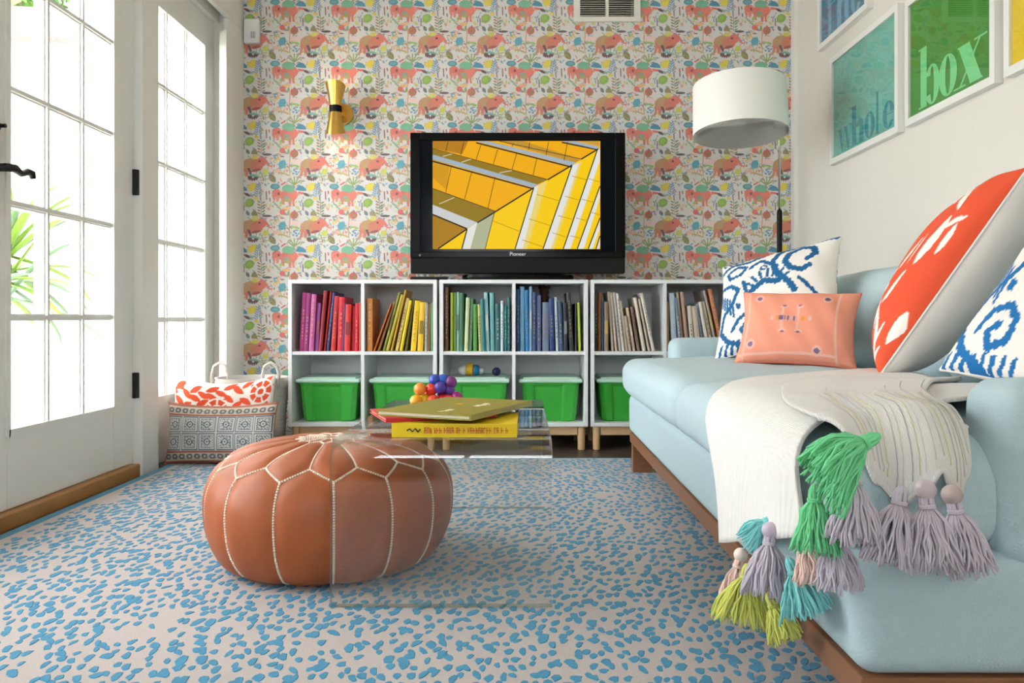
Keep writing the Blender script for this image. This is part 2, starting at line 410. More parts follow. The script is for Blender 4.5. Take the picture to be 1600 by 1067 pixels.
# ------------------------------------------------------------------ french doors and fixed window
def french(name, y0, y1, xf, zb, zt, g0, g1, gz0, gz1, handle=False, hinge=False, rows=5):
    root = setting(name, (xf, (y0 + y1) / 2, zb)); t = .045
    b = MB()
    b.box(xf - t, xf, y0, g0, zb, zt, bev=.003); b.box(xf - t, xf, g1, y1, zb, zt, bev=.003)
    b.box(xf - t, xf, g0, g1, zb, gz0, bev=.003); b.box(xf - t, xf, g0, g1, gz1, zt, bev=.003)
    # moulded bead round the glass
    for (ya, yb_, za, zb_) in ((g0 - .012, g0 + .008, gz0 - .012, gz1 + .012), (g1 - .008, g1 + .012, gz0 - .012, gz1 + .012),
                              (g0, g1, gz0 - .012, gz0 + .008), (g0, g1, gz1 - .008, gz1 + .012)):
        b.box(xf - t, xf + .006, ya, yb_, za, zb_)
    b.build('door_frame' if handle or hinge else 'window_frame', M['trim'], root)
    pw, ph = (g1 - g0) / 3, (gz1 - gz0) / rows
    for i in (1, 2):
        y = g0 + pw * i; m = MB(); m.box(xf - t + .004, xf - .008, y - .011, y + .011, gz0, gz1); m.box(xf - .009, xf + .001, y - .006, y + .006, gz0, gz1)
        m.build('muntin', M['trim'], root)
    for i in range(1, rows):
        z = gz0 + ph * i; m = MB(); m.box(xf - t + .005, xf - .007, g0, g1, z - .011, z + .011); m.box(xf - .009, xf + .002, g0, g1, z - .006, z + .006)
        m.build('muntin', M['trim'], root)
    pm = MB().box(-.002, .002, 0, pw - .001, 0, ph - .001).build('pane', M['glass'], root, loc=(xf - .024, g0, gz0))
    for i in range(3):
        for j in range(rows):
            if i or j: link('pane', pm.data, root, (xf - .024, g0 + pw * i, gz0 + ph * j))
    if hinge:
        for z in (.36, 1.16, 1.93):
            h_ = MB(); h_.lathe([(.009, -.05), (.011, -.048), (.011, .048), (.009, .05)], 10, (xf + .012, y1 + .002, z)); h_.box(xf - .004, xf + .012, y1 - .012, y1 + .012, z - .05, z + .05)
            h_.build('hinge', M['iron'], root, smooth=False)
    if handle:
        hz = 1.06; hy = y0 + .068
        p = MB(); p.box(xf, xf + .012, hy - .022, hy + .022, hz - .12, hz + .16, bev=.005)
        ho = p.build('door_handle', M['iron'], root)
        q = MB(); q.lathe([(.012, 0), (.012, .05)], 12, (xf, hy, hz), Matrix.Rotation(R(90), 4, 'Y'))
        q.tube([(xf + .05, hy - .01, hz), (xf + .052, hy + .03, hz + .003), (xf + .052, hy + .06, hz - .008), (xf + .052, hy + .09, hz + .004), (xf + .052, hy + .112, hz + .002), (xf + .052, hy + .118, hz - .012)], [.011, .013, .009, .011, .011, .008], 10)
        q.build('lever', M['iron'], ho, smooth=True)
        k = MB(); k.lathe([(.017, 0), (.017, .02), (.006, .03), (.006, .045)], 12, (xf, hy, hz + .12), Matrix.Rotation(R(90), 4, 'Y')); k.build('thumb_turn', M['iron'], ho)
    return root
french('door_1', 2.235, 3.155, -1.53, .055, 2.115, 2.38, 3.0, .286, 2.0, True, True)
french('door_2', 1.30, 2.225, -1.53, .055, 2.115, 1.45, 2.07, .286, 2.0, False, True)
french('window_1', 3.29, 4.06, -1.56, .0, 2.115, 3.31, 3.935, .28, 1.97)

# ------------------------------------------------------------------ outside
wallbox('ground', [(-14, -1.66, -3, 14, -.2, -.1)], M['stone'])
hs = thing('house', (-5, 7, -.1), 'white clapboard house with brown shingle roof outside the french doors', 'building')
hrot = Matrix.Translation((-2.6, 6.3, 0)) @ Matrix.Rotation(R(8), 4, 'Z')
def tp(b): b.v = [tuple(hrot @ Vector(p)) for p in b.v]; return b
tp(MB().box(-4.5, -.7, .03, .2, -.1, 2.45)).build('wall', M['siding'], hs)
tp(MB().box(-.7, 1.2, -.25, .2, -.1, 4.6)).build('wing_wall', M['siding'], hs)
for k in range(24):
    z = .35 + k * .17
    for x0, x1, y0 in ((-4.5, -.7, .03), (-.62, 1.2, -.25)):
        if x0 < -1 and z > 2.3: continue
        v = [(x0, y0, z), (x1, y0, z), (x1, y0, z + .18), (x0, y0, z + .18), (x0, y0 - .042, z), (x1, y0 - .042, z), (x1, y0 - .018, z + .18), (x0, y0 - .018, z + .18)]
        m = MB(); m.add(v, [(4, 5, 6, 7), (0, 1, 5, 4), (3, 7, 6, 2), (1, 2, 6, 5), (0, 4, 7, 3)]); tp(m).build('clapboard', M['siding'], hs)
tp(MB().box(-4.5, -.7, -.03, .05, -.1, .35)).build('foundation', M['stone'], hs)
tp(MB().box(-.74, -.58, -.32, -.2, -.1, 4.6)).build('corner_board', M['siding'], hs)
tp(MB().box(-4.8, -.70, -.45, .05, 2.42, 2.60)).build('eave', M['siding'], hs)
m = MB(); m.add([(-4.9, -.5, 2.62), (-.7, -.5, 2.62), (-.7, 2.2, 3.80), (-4.9, 2.2, 3.80), (-4.9, -.5, 2.58), (-.7, -.5, 2.58), (-.7, 2.2, 3.7), (-4.9, 2.2, 3.7)], [(0, 1, 2, 3), (4, 7, 6, 5), (0, 4, 5, 1), (2, 6, 7, 3), (0, 3, 7, 4), (1, 5, 6, 2)])
tp(m).build('roof', M['shingle'], hs)
def leaf_cloud(name, c, rad, n, size, label):
    t = thing(name, (c[0], c[1], -.1), label, 'tree')
    tr = MB(); tr.tube([(c[0], c[1], -.1), (c[0] + .1, c[1], c[2] * .6), (c[0], c[1], c[2])], [.14, .1, .05], 8); tr.build('trunk', M['bark'], t, True)
    f = MB()
    for _ in range(n):
        d = rng.normal(size=3); d /= np.linalg.norm(d); p = Vector(c) + Vector(d * rad * rng.uniform(.3, 1) ** .5)
        a = Vector(rng.normal(size=3)).normalized() * size; bb = a.cross(Vector(rng.normal(size=3))).normalized() * size * .5
        f.add([p - a, p + bb, p + a, p - bb], [(0, 1, 2, 3)])
    o = f.build('foliage', M['tree'], t); o['kind'] = 'stuff'
leaf_cloud('tree', (-7.2, 11.5, 5.6), (2.2, 1.5, 1.6), 2600, .16, 'green leafy tree rising behind the shingle roof')
leaf_cloud('shrub', (-4.35, 4.6, 1.5), (.35, .35, .8), 900, .09, 'loose green shrub beside the white house')
yu = thing('yucca_plant', (-2.08, 3.3, -.1), 'spiky green yucca growing outside the glazed door', 'plant')
m = MB(); m.tube([(-2.2, 3.38, -.1), (-2.22, 3.36, .3), (-2.18, 3.33, .6), (-2.16, 3.30, .85)], [.05, .045, .045, .05], 8); m.build('stem', M['bark'], yu, True)
def blade(base, az, el, L, wd, droop, material):
    v = []; f = []; d = Vector((math.cos(az), math.sin(az), 0)); sd_ = Vector((-math.sin(az), math.cos(az), 0)); n = 9; p = Vector(base); e = el
    for i in range(n):
        t = i / (n - 1); ww = wd * (math.sin(math.pi * min(1, .16 + t * .84)) ** .6 if t < 1 else 0) + .001
        up = Vector((-d.x * math.sin(e), -d.y * math.sin(e), math.cos(e)))
        v += [p - sd_ * ww + up * ww * .35, p - up * .0, p + sd_ * ww + up * ww * .35]
        p = p + (d * math.cos(e) + Vector((0, 0, 1)) * math.sin(e)) * (L / (n - 1)); e -= droop * t * 2 / n
    for i in range(n - 1):
        a = 3 * i; f += [(a, a + 1, a + 4, a + 3), (a + 1, a + 2, a + 5, a + 4)]
    q = MB().add(v, f); o = q.build('leaf', material, yu, True)
    s = o.modifiers.new('thickness', 'SOLIDIFY'); s.thickness = .003
for k in range(54):
    az = k * 2.399963 + random.uniform(-.2, .2); el = R(random.choice([75, 50, 30, 10, -15, -40]) + random.uniform(-10, 10))
    blade((-2.16 + .03 * math.cos(az), 3.30 + .03 * math.sin(az), random.uniform(.68, .9)), az, el, random.uniform(.32, .52 if math.cos(az) < .5 else .46), random.uniform(.018, .03), R(random.uniform(20, 95)), M['leaf'] if k % 3 else M['leaf2'])

# ------------------------------------------------------------------ rug
RX0, RX1, RY0, RY1, RZ = -1.475, 1.1, -1.2, 3.50, .012
rug = thing('rug', (0, 1.5, 0), 'beige woven rug scattered with blue leopard dabs covering the floor', 'rug')
MB().box(RX0 + .03, RX1, RY0, RY1 - .012, 0.0005, RZ).build('pile', M['rug'], rug)
m = MB(); m.box(RX0, RX0 + .03, RY0, RY1, .0005, RZ + .001); m.box(RX0 + .03, RX1, RY1 - .012, RY1, .0005, RZ + .001); m.build('binding', M['dab'], rug)
dm = MB(); cell = .0235
def dab_field(x, y):
    return R(88) + R(20) * math.sin(2.1 * y + 1.3 * x)
cy_ = .036; RYD = -.3; ny = int((RY1 - RYD) / cy_)
for j in range(ny):
    for i in range(int((RX1 - RX0 - .05) / cell)):
        x = RX0 + .045 + (i + .5 + .36 * random.uniform(-1, 1) + .5 * (j % 2)) * cell; y = RYD + (j + .5 + .42 * random.uniform(-1, 1)) * cy_
        if x > .62 or random.random() < .06 or y > RY1 - .03: continue
        if math.sin(x * 9 + 2 * math.sin(y * 5)) * math.sin(y * 8 + 1.5 * math.sin(x * 6)) > .86 and random.random() < .5: continue
        big = random.random() < .16
        L = random.uniform(.0105, .0185) * (1.3 if big else 1); W = random.uniform(.0058, .0090) * (1.35 if big else 1)
        a = dab_field(x, y) + random.gauss(0, .22); ca, sa = math.cos(a), math.sin(a); v = []; hh_ = random.uniform(0, .0006)
        for k in range(8):
            t = 2 * math.pi * k / 8; rr = 1 + random.uniform(-.2, .18); px, py = L * math.cos(t) * rr, W * math.sin(t) * rr * (1.15 if math.cos(t) > 0 else .85)
            v.append((x + px * ca - py * sa, y + px * sa + py * ca, RZ + .0002))
        v += [(x + (p[0] - x) * .86, y + (p[1] - y) * .86, RZ + .0007 + hh_) for p in v]
        dm.add(v, [(k, (k + 1) % 8, 8 + (k + 1) % 8, 8 + k) for k in range(8)] + [tuple(range(8, 16))])
o = dm.build('blue_dabs', M['dab'], rug); o['kind'] = 'stuff'

# ------------------------------------------------------------------ bookcases
YF, DEP, PT = 3.765, .35, .018
UX = (-1.099, -.387, .325)
Z0, Z1, ZM = .113, .805, .459
def bookcase(x, label):
    t = thing('bookcase', (x + .35, YF + DEP / 2, 0), label, 'bookcase', 'white cube bookcases along the wallpapered wall')
    W = .70
    for xx in (x, x + W - PT): MB().box(xx, xx + PT, YF, YF + DEP, Z0, Z1, bev=.0015).build('side_panel', M['white'], t)
    MB().box(x + PT, x + W - PT, YF, YF + DEP, Z1 - PT, Z1, bev=.0015).build('top_panel', M['white'], t)
    MB().box(x + PT, x + W - PT, YF, YF + DEP, Z0, Z0 + PT, bev=.0015).build('bottom_panel', M['white'], t)
    MB().box(x + PT, x + W - PT, YF + .004, YF + DEP - .01, ZM - .008, ZM + .008).build('shelf', M['white'], t)
    MB().box(x + .342, x + .358, YF + .003, YF + DEP - .01, Z0 + PT, Z1 - PT).build('divider', M['white'], t)
    MB().box(x + PT, x + W - PT, YF + DEP - .012, YF + DEP - .004, Z0 + PT, Z1 - PT).build('back_panel', M['white'], t)
    m = MB()
    m.box(x + .05, x + W - .05, YF + .018, YF + .036, .072, Z0); m.box(x + .05, x + W - .05, YF + DEP - .04, YF + DEP - .02, .072, Z0)
    m.build('leg_frame', M['birch'], t)
    for xx in (x + .03, x + W - .03):
        for yy in (YF + .03, YF + DEP - .03):
            g = MB(); g.lathe([(.013, 0), (.0165, .004), (.0185, Z0 - .001)], 14, (xx, yy, .0)); g.build('leg', M['birch'], t, smooth=False)
    return t
bookcase(UX[0], 'white cube bookcase holding the pink, red and yellow books, beside the basket')
bookcase(UX[1], 'white cube bookcase holding the green and blue books, under the television')
bookcase(UX[2], 'white cube bookcase holding the cream and tan books, behind the sofa')

# books: (right or left bottom corner zone x0..x1 in millimetres from the cubby's window-side face, height mm, lean deg, colour)
cubbies = [
 ('pink and red', 0, 0, [
  (26, 22, 278, 3, (178, 52, 124), 'magenta'), (50, 20, 276, 3, (150, 48, 118), 'plum'), (74, 23, 270, 3, (196, 96, 160), 'orchid pink'), (98, 18, 228, 3, (176, 88, 176), 'violet'),
  (120, 17, 288, 5, (150, 28, 40), 'dark red'), (143, 8, 282, 6, (206, 44, 50), 'thin red'), (154, 12, 280, 6, (70, 84, 150), 'thin blue'),
  (172, 22, 262, 4, (206, 44, 52), 'red'), (198, 28, 256, 2, (218, 36, 56), 'broad crimson'), (229, 8, 226, 2, (60, 70, 120), 'thin navy'),
  (240, 27, 222, 2, (214, 48, 44), 'yellow-lettered red'), (269, 18, 214, 1, (196, 34, 50), 'short red'), (289, 16, 228, 1, (206, 30, 62), 'crimson'), (307, 8, 230, 0, (232, 92, 60), 'orange-red')]),
 ('yellow', 0, 1, [
  (8, 26, 250, 0, (214, 140, 70), 'amber'), (38, 7, 236, 20, (198, 110, 40), 'thin orange'), (55, 10, 244, 18, (170, 116, 70), 'brown'), (74, 11, 286, 15, (150, 152, 60), 'olive green'),
  (95, 13, 276, 15, (206, 190, 70), 'pale mustard'), (119, 9, 296, 13, (196, 150, 40), 'tall ochre'), (138, 15, 256, 12, (228, 206, 130), 'cream yellow'),
  (162, 13, 244, 11, (236, 206, 20), 'lemon yellow'), (184, 10, 250, 9, (120, 110, 50), 'dark olive'), (202, 25, 240, 5, (244, 208, 20), 'thick bright yellow'),
  (232, 26, 232, 3, (240, 190, 40), 'golden yellow'), (264, 14, 230, 1, (150, 150, 140), 'grey'), (280, 9, 226, 1, (180, 120, 76), 'tan'), (293, 12, 228, 0, (96, 150, 96), 'soft green')]),
 ('green', 1, 0, [
  (6, 16, 304, 0, (122, 84, 60), 'brown'), (32, 13, 278, 0, (164, 184, 48), 'lime green'), (47, 12, 278, 0, (104, 152, 66), 'leaf green'), (61, 13, 280, 0, (150, 190, 176), 'pale mint'), (76, 18, 276, 0, (60, 120, 84), 'deep green'),
  (97, 17, 254, 2, (206, 222, 170), 'pale lime'), (117, 14, 250, 2, (124, 172, 128), 'sage'), (134, 18, 224, 0, (86, 160, 62), 'bright green'),
  (156, 16, 222, -2, (206, 204, 130), 'khaki'), (178, 16, 248, -2, (36, 120, 124), 'deep teal'), (199, 18, 280, -2, (150, 200, 206), 'pale aqua'), (221, 19, 278, -1, (120, 190, 190), 'dotted aqua'),
  (244, 24, 226, 0, (44, 96, 100), 'dark teal'), (270, 12, 238, 0, (214, 230, 234), 'white'), (285, 14, 216, 0, (50, 140, 140), 'teal'), (302, 11, 254, 0, (40, 110, 112), 'narrow teal')]),
 ('blue', 1, 1, [
  (6, 13, 294, 0, (44, 74, 130), 'navy'), (22, 20, 306, 0, (110, 172, 210), 'sky blue'), (45, 17, 290, -1, (40, 128, 190), 'bright blue'), (66, 12, 306, 0, (130, 170, 206), 'powder blue'),
  (80, 18, 280, 0, (58, 74, 128), 'indigo'), (100, 21, 266, 0, (90, 104, 150), 'slate blue'), (128, 30, 232, 0, (110, 128, 154), 'grey blue'), (163, 22, 250, -1, (44, 66, 128), 'dark blue'),
  (192, 13, 256, -2, (206, 220, 234), 'white and blue'), (209, 18, 236, -2, (60, 84, 118), 'steel blue'), (230, 18, 230, -1, (24, 32, 52), 'blue black'), (256, 20, 278, -3, (54, 54, 62), 'charcoal'), (282, 9, 226, 0, (30, 34, 44), 'thin black'), (296, 12, 230, -2, (196, 220, 50), 'thin lime')]),
 ('brown and cream', 2, 0, [
  (3, 14, 292, 0, (60, 48, 42), 'dark brown'), (20, 16, 280, 0, (160, 100, 46), 'rust brown'), (38, 9, 240, 0, (38, 92, 150), 'thin blue'), (49, 19, 234, 0, (150, 128, 100), 'taupe'), (72, 11, 282, -4, (196, 180, 160), 'stone'), (88, 12, 278, -5, (206, 190, 170), 'oat'),
  (106, 14, 280, -6, (176, 168, 158), 'grey'), (128, 11, 276, -6, (220, 214, 206), 'off white'), (146, 12, 240, -7, (226, 218, 196), 'cream'), (164, 12, 168, -8, (190, 172, 150), 'short beige'), (184, 13, 208, -9, (216, 196, 166), 'sand'),
  (206, 13, 212, -9, (150, 120, 108), 'mauve brown'), (232, 15, 258, -10, (228, 218, 198), 'ivory'), (258, 10, 252, -11, (200, 190, 170), 'buff'), (276, 13, 280, -12, (222, 212, 200), 'red-banded cream')]),
 ('white and tan', 2, 1, [
  (3, 14, 236, 0, (196, 160, 110), 'tan'), (30, 24, 276, -3, (206, 218, 232), 'ice white'), (62, 13, 254, -5, (120, 140, 160), 'grey blue'), (80, 11, 280, -6, (214, 210, 190), 'cream'), (98, 14, 282, -6, (186, 150, 130), 'rose beige'),
  (120, 19, 216, -5, (224, 214, 196), 'pale cream'), (144, 24, 214, -6, (200, 184, 164), 'beige'), (174, 11, 226, -8, (140, 170, 196), 'light blue'), (196, 14, 236, -10, (236, 228, 212), 'ivory'), (218, 14, 240, -11, (222, 206, 178), 'wheat'), (240, 12, 294, -12, (176, 168, 160), 'tall grey'), (262, 18, 300, -12, (196, 124, 84), 'terracotta')]),
]
ORD = ['first', 'second', 'third', 'fourth', 'fifth', 'sixth', 'seventh', 'eighth', 'ninth', 'tenth', 'eleventh', 'twelfth', 'thirteenth', 'fourteenth', 'fifteenth', 'sixteenth', 'seventeenth']
def book(x, t, h, lean, c, y, depth, z, label, group, deco):
    root = thing('book', (x, y, z), label, 'book', group)
    m4 = Matrix.Translation((x, y, z)) @ Matrix.Rotation(R(lean), 4, 'Y')
    # pivot: right bottom corner when leaning right, left bottom corner when leaning left
    a, b_ = (-t, 0) if lean >= 0 else (0, t)
    def T(m): m.v = [tuple(m4 @ Vector(p)) for p in m.v]; return m
    cv = MB(); k = min(.0022, t * .2)
    cv.box(a, a + k, 0, depth, 0, h); cv.box(b_ - k, b_, 0, depth, 0, h)
    # rounded spine
    n = 5; v = []
    for i in range(n + 1):
        s = i / n; xx = a + t * s; yy = -.003 * math.sin(math.pi * s)
        v += [(xx, yy, 0), (xx, yy, h)]
    v += [(b_, k, 0), (b_, k, h), (a, k, 0), (a, k, h)]
    f = [(2 * i, 2 * i + 2, 2 * i + 3, 2 * i + 1) for i in range(n + 1)] + [(2 * n + 2, 2 * n + 4, 2 * n + 5, 2 * n + 3), (2 * n + 4, 0, 1, 2 * n + 5)]
    f += [tuple(range(2 * n + 4, -1, -2)), tuple(range(1, 2 * n + 6, 2))]
    cv.add(v, f)
    T(cv).build('cover', cmat(c, .42, noise=(35, .12)), root)
    T(MB().box(a + k + .0003, b_ - k - .0003, k + .001, depth - .003, .003, h - .003)).build('pages', M['pages'], root)
    if deco and t > .010:
        d = MB(); z_ = h * random.uniform(.12, .3); end = h * random.uniform(.6, .9)
        if deco == 2: d.box(a + t * .16, b_ - t * .16, -.0042, -.002, h * .35, h * .62)
        else:
            while z_ < end:
                s = random.uniform(.006, .016); d.box(a + t * .37, b_ - t * .37, -.0042, -.002, z_, z_ + s * .8); z_ += s + random.choice([.004, .004, .012])
        lc = random.choice([(236, 226, 190), (240, 210, 70), (250, 250, 246), (40, 40, 50), (220, 90, 70)])
        if sum(abs(p - q) for p, q in zip(lc, c)) < 150: lc = (40, 40, 50) if sum(c) > 330 else (245, 240, 225)
        lc = tuple(int(.5 * p + .5 * q) for p, q in zip(lc, c))
        T(d).build('spine_lettering', cmat(lc, .5), root)
def pack(books, width):
    sc_ = 1.
    while True:
        out = []; ok = True; prev = None
        for (x, t, h, lean, c, cn) in books:
            t = t * sc_; lean = lean * (.55 + .45 * sc_); tn = math.tan(R(lean)); wd = t / math.cos(R(lean)); h = min(h, 306)
            xl = max(x * (.5 + .5 * sc_), 2, 2 - h * tn)
            if prev: 
                z = min(prev[2], h) + 2; xl = max(xl, prev[0] + .6, prev[0] + .6 + z * (prev[1] - tn))
            out.append((xl, t, h, lean, c, cn)); prev = (xl + wd, tn, h)
            if xl + wd + max(0, h * tn) > width - 1: ok = False
        if ok: return out
        sc_ *= .97
for nm, u, cell_i, books in cubbies:
    cx = UX[u] + PT + (.350 - PT + .008 if cell_i else 0)
    for k, (x, t, h, lean, c, cn) in enumerate(pack(books, 324)):
        t /= 1000; h /= 1000; x = cx + x / 1000
        px = x + t / math.cos(R(lean)) if lean >= 0 else x
        label = '%s book in the %s cubby, %s spine from the window-side panel' % (cn, nm, ORD[k])
        book(px, t, h, lean, c, YF + .022 + random.uniform(0, .022), random.uniform(.19, .24), ZM + .0082, label, 'books in the %s cubby' % nm, 2 if k % 7 == 3 else (1 if random.random() < .75 else 0))
# small dark toy head standing on the blue books
t = thing('toy_figure', (UX[1] + .498, YF + .16, ZM + .24), 'small dark brown toy figure peeking above the blue books', 'toy')
m = MB(); m.lathe([(1e-5, 0), (.022, .002), (.026, .02), (.02, .036), (.024, .048), (.022, .066), (.012, .08), (1e-5, .084)], 14, (UX[1] + .498, YF + .16, ZM + .241)); m.build('head', cmat((74, 40, 30), .7, noise=(60, .2)), t, True)
for s in (-1, 1): MB().ball((UX[1] + .498 + .02 * s, YF + .155, ZM + .315), .008, 10).build('ear', cmat((74, 40, 30), .7, noise=(60, .2)), t, True)

# ------------------------------------------------------------------ green storage bins
def bin_mesh():
    b = MB(); n = 0; rings = []
    # outline of the tub with fluted corners and pinched front: list of (x, y) at unit size
    def outline(w_, d_, fl):
        hw, hd = w_ / 2, d_ / 2; p = []
        p += [(-hw + .02, -hd), (-hw * .62, -hd), (-hw * .54, -hd + fl), (hw * .42, -hd + fl), (hw * .50, -hd), (hw - .02, -hd)]
        p += [(hw, -hd + .02), (hw, -hd * .5), (hw - fl, -hd * .4), (hw - fl, hd * .4), (hw, hd * .5), (hw, hd - .02)]
        p += [(hw - .02, hd), (hw * .5, hd), (-hw * .5, hd), (-hw + .02, hd)]
        p += [(-hw, hd - .02), (-hw, hd * .5), (-hw + fl, hd * .4), (-hw + fl, -hd * .4), (-hw, -hd * .5), (-hw, -hd + .02)]
        return p
    for z, w_, d_, fl in ((0, .232, .24, .010), (.006, .244, .252, .012), (.165, .272, .282, .010), (.178, .276, .286, .002), (.18, .288, .296, 0), (.192, .290, .298, 0)):
        rings.append([(x, y, z) for x, y in outline(w_, d_, fl)])
    k = len(rings[0]); v = [p for r_ in rings for p in r_]
    f = [(i * k + j, i * k + (j + 1) % k, (i + 1) * k + (j + 1) % k, (i + 1) * k + j) for i in range(len(rings) - 1) for j in range(k)]
    f.append(tuple(range(k - 1, -1, -1)))
    b.add(v, f); return b
def lid_mesh():
    b = MB(); v, f = soft_box((.302, .312, .018), .007, 3); b.add([(p[0], p[1], p[2] + .195) for p in v], f)
    v, f = soft_box((.262, .272, .01), .004, 2); b.add([(p[0], p[1], p[2] + .206) for p in v], f)
    return b
bins = [(UX[0] + .178, 'green lidded storage bin under the pink and red books'), (UX[0] + .526, 'green lidded storage bin under the yellow books, behind the acrylic table'),
        (UX[1] + .178, 'green lidded storage bin with small toys on its lid'), (UX[1] + .524, 'green lidded storage bin under the blue books'),
        (UX[2] + .182, 'green lidded storage bin beside the sofa end, under the brown books')]
bd = ld = None
for k, (x, lb) in enumerate(bins):
    base = (x, YF + .03 + .156 - .006, Z0 + PT + .0005)
    t = thing('storage_bin', base, lb, 'bin', 'green bins in the lower cubbies')
    if bd is None:
        o1 = bin_mesh().build('tub', M['green'], t); auto_smooth(o1, 30); o1.matrix_parent_inverse = Matrix(); bd = o1.data
        o2 = lid_mesh().build('lid', M['lid'], t, True); o2.matrix_parent_inverse = Matrix(); ld = o2.data
    else:
        for nm, me in (('tub', bd), ('lid', ld)):
            o = bpy.data.objects.new(nm, me); col.objects.link(o); o.parent = t
# toys on the third bin lid
zx = Z0 + PT + .2125; tx = UX[1] + .165; ty = YF + .12
t = thing('toy_bird', (tx - .02, ty, zx), 'small white, yellow and blue toy lying on a bin lid', 'toy')
RX = Matrix.Rotation(R(90), 4, 'Y')
m = MB(); m.lathe([(1e-5, -.07), (.018, -.06), (.026, -.04), (.026, -.028)], 14, (tx - .02, ty, zx + .027), RX); m.build('tail', cmat((214, 216, 206), .4), t, True)
m = MB(); m.lathe([(.025, -.028), (.03, -.02), (.031, 0), (.028, .008)], 14, (tx - .02, ty, zx + .031), RX); m.build('body', cmat((214, 170, 20), .4), t, True)
m = MB(); m.lathe([(.026, .008), (.027, .02), (.024, .036)], 14, (tx - .02, ty, zx + .027), RX); m.build('collar', cmat((30, 116, 160), .4), t, True)
m = MB(); m.lathe([(.018, .036), (.016, .05), (1e-5, .06)], 14, (tx - .02, ty, zx + .024), RX); m.build('head', cmat((206, 210, 206), .4), t, True)
t = thing('toy_ball', (tx + .10, ty, zx), 'small navy blue toy ball on a bin lid beneath the green books', 'ball')
m = MB(); m.ball((tx + .10, ty, zx + .021), .021, 16); m.build('shell', cmat((22, 26, 70), .3), t, True)
m = MB(); m.lathe([(.0212, -.002), (.0214, 0), (.0212, .002)], 20, (tx + .10, ty, zx + .021), Matrix.Rotation(R(35), 4, 'X')); m.build('seam', cmat((14, 16, 44), .4), t)

# ------------------------------------------------------------------ television
TY = 3.97
tv = thing('television', (-.019, TY + .03, Z1), 'black flat television showing yellow balconies, on the white bookcase', 'television')
X0, X1, ZA, ZB = -.552, .514, .845, 1.543
MB().box(X0, X1, TY, TY + .085, ZA, ZB, bev=.008).build('cabinet', M['black'], tv)
m = MB(); fx = .07
for q in ((X0, X0 + fx * .72, ZA + .085, ZB), (X1 - fx * .72, X1, ZA + .085, ZB), (X0 + fx * .72, X1 - fx * .72, ZB - .036, ZB)): m.box(q[0], q[1], TY - .006, TY + .01, q[2], q[3], bev=.003)
m.build('bezel', M['black'], tv)
MB().box(X0 + .05, X1 - .05, TY - .002, TY + .004, ZA + .105, ZB - .036).build('screen', M['screen'], tv)
MB().box(X0, X1, TY - .007, TY + .01, ZA + .078, ZA + .108, bev=.003).build('lower_bezel', M['black'], tv)
MB().box(X0 + .004, X1 - .004, TY - .006, TY + .02, ZA, ZA + .076, bev=.004).build('speaker_bar', M['blackm'], tv)
m = MB(); m.lathe([(.30, 0), (.305, .02), (.30, .034), (.12, .038), (.10, .05)], 40, (-.019, TY + .05, Z1 + .0005), Matrix.Diagonal((.92, .42, 1, 1))); m.build('stand', M['black'], tv, False)
m = MB(); m.lathe([(.005, 0), (.005, .002)], 12, (X0 + .048, TY - .0075, ZA + .09), Matrix.Rotation(R(90), 4, 'X')); m.build('power_light', cmat((120, 120, 120), .3), tv)
P = Print()
Y1, Y2, OL = (246, 178, 8), (252, 208, 4), (150, 122, 28)
WH, GB, DK = (232, 232, 226), (164, 182, 196), (34, 34, 30)
g = P.poly
g([(190, 125), (1268, 125), (1268, 820), (190, 820)], Y1)
g([(225, 818), (410, 690), (590, 580), (840, 425), (1085, 280), (1266, 172), (1266, 820)], Y2)
g([(190, 125), (420, 125), (380, 210), (190, 170)], (188, 128, 24)); g([(190, 590), (410, 690), (225, 818), (190, 820)], (176, 128, 24))
g([(190, 240), (300, 270), (280, 440), (190, 360)], (216, 156, 18))
def ln(a, b_, w_=5, c=DK): P.line([a, b_], w_, c)
for (a, b_) in (((190, 255), (835, 432)), ((190, 598), (412, 690)), ((470, 136), (1080, 292)), ((1020, 133), (1255, 182))): ln(a, b_, 9)
g([(190, 175), (930, 375), (862, 405), (190, 214)], OL); g([(190, 212), (190, 243), (838, 425), (866, 405)], GB)
g([(620, 126), (770, 126), (1145, 242), (1105, 266)], (198, 150, 50)); g([(470, 126), (545, 126), (1112, 264), (1085, 286)], GB)
g([(1020, 126), (1110, 126), (1258, 162), (1258, 180)], GB); g([(1130, 126), (1260, 126), (1260, 158)], (206, 160, 60))
g([(190, 430), (592, 576), (478, 650), (190, 536)], OL); g([(190, 534), (190, 592), (412, 684), (478, 650)], (206, 210, 210))
for (a, b_) in (((232, 530), (330, 488)), ((255, 225), (325, 205)), ((375, 262), (440, 240)), ((620, 330), (700, 315))): ln(a, b_, 6, (214, 204, 170))
for (a, b_) in (((190, 172), (932, 374)), ((190, 430), (592, 576)), ((620, 126), (1145, 241))): ln(a, b_, 4)
for x1_, y1_, x2_, y2_ in ((312, 280, 275, 455), (443, 318, 395, 500), (592, 355, 545, 560), (290, 128, 275, 190), (392, 130, 370, 215), (500, 150, 470, 245), (608, 180, 580, 275), (730, 206, 700, 310), (860, 238, 835, 345), (710, 140, 700, 160), (815, 130, 808, 180), (935, 130, 920, 215), (1058, 130, 1035, 250)): ln((x1_, y1_), (x2_, y2_), 4, (70, 56, 14))
for a, b_ in (((225, 818), (412, 690)), ((590, 582), (842, 425)), ((930, 374), (1088, 280)), ((1145, 242), (1255, 176)), ((478, 652), (590, 582))): ln(a, b_, 9)
g([(410, 690), (478, 650), (432, 819), (380, 819)], WH); g([(478, 655), (588, 590), (530, 819), (432, 819)], (178, 184, 150)); ln((412, 690), (378, 819), 8); ln((588, 585), (528, 819), 4)
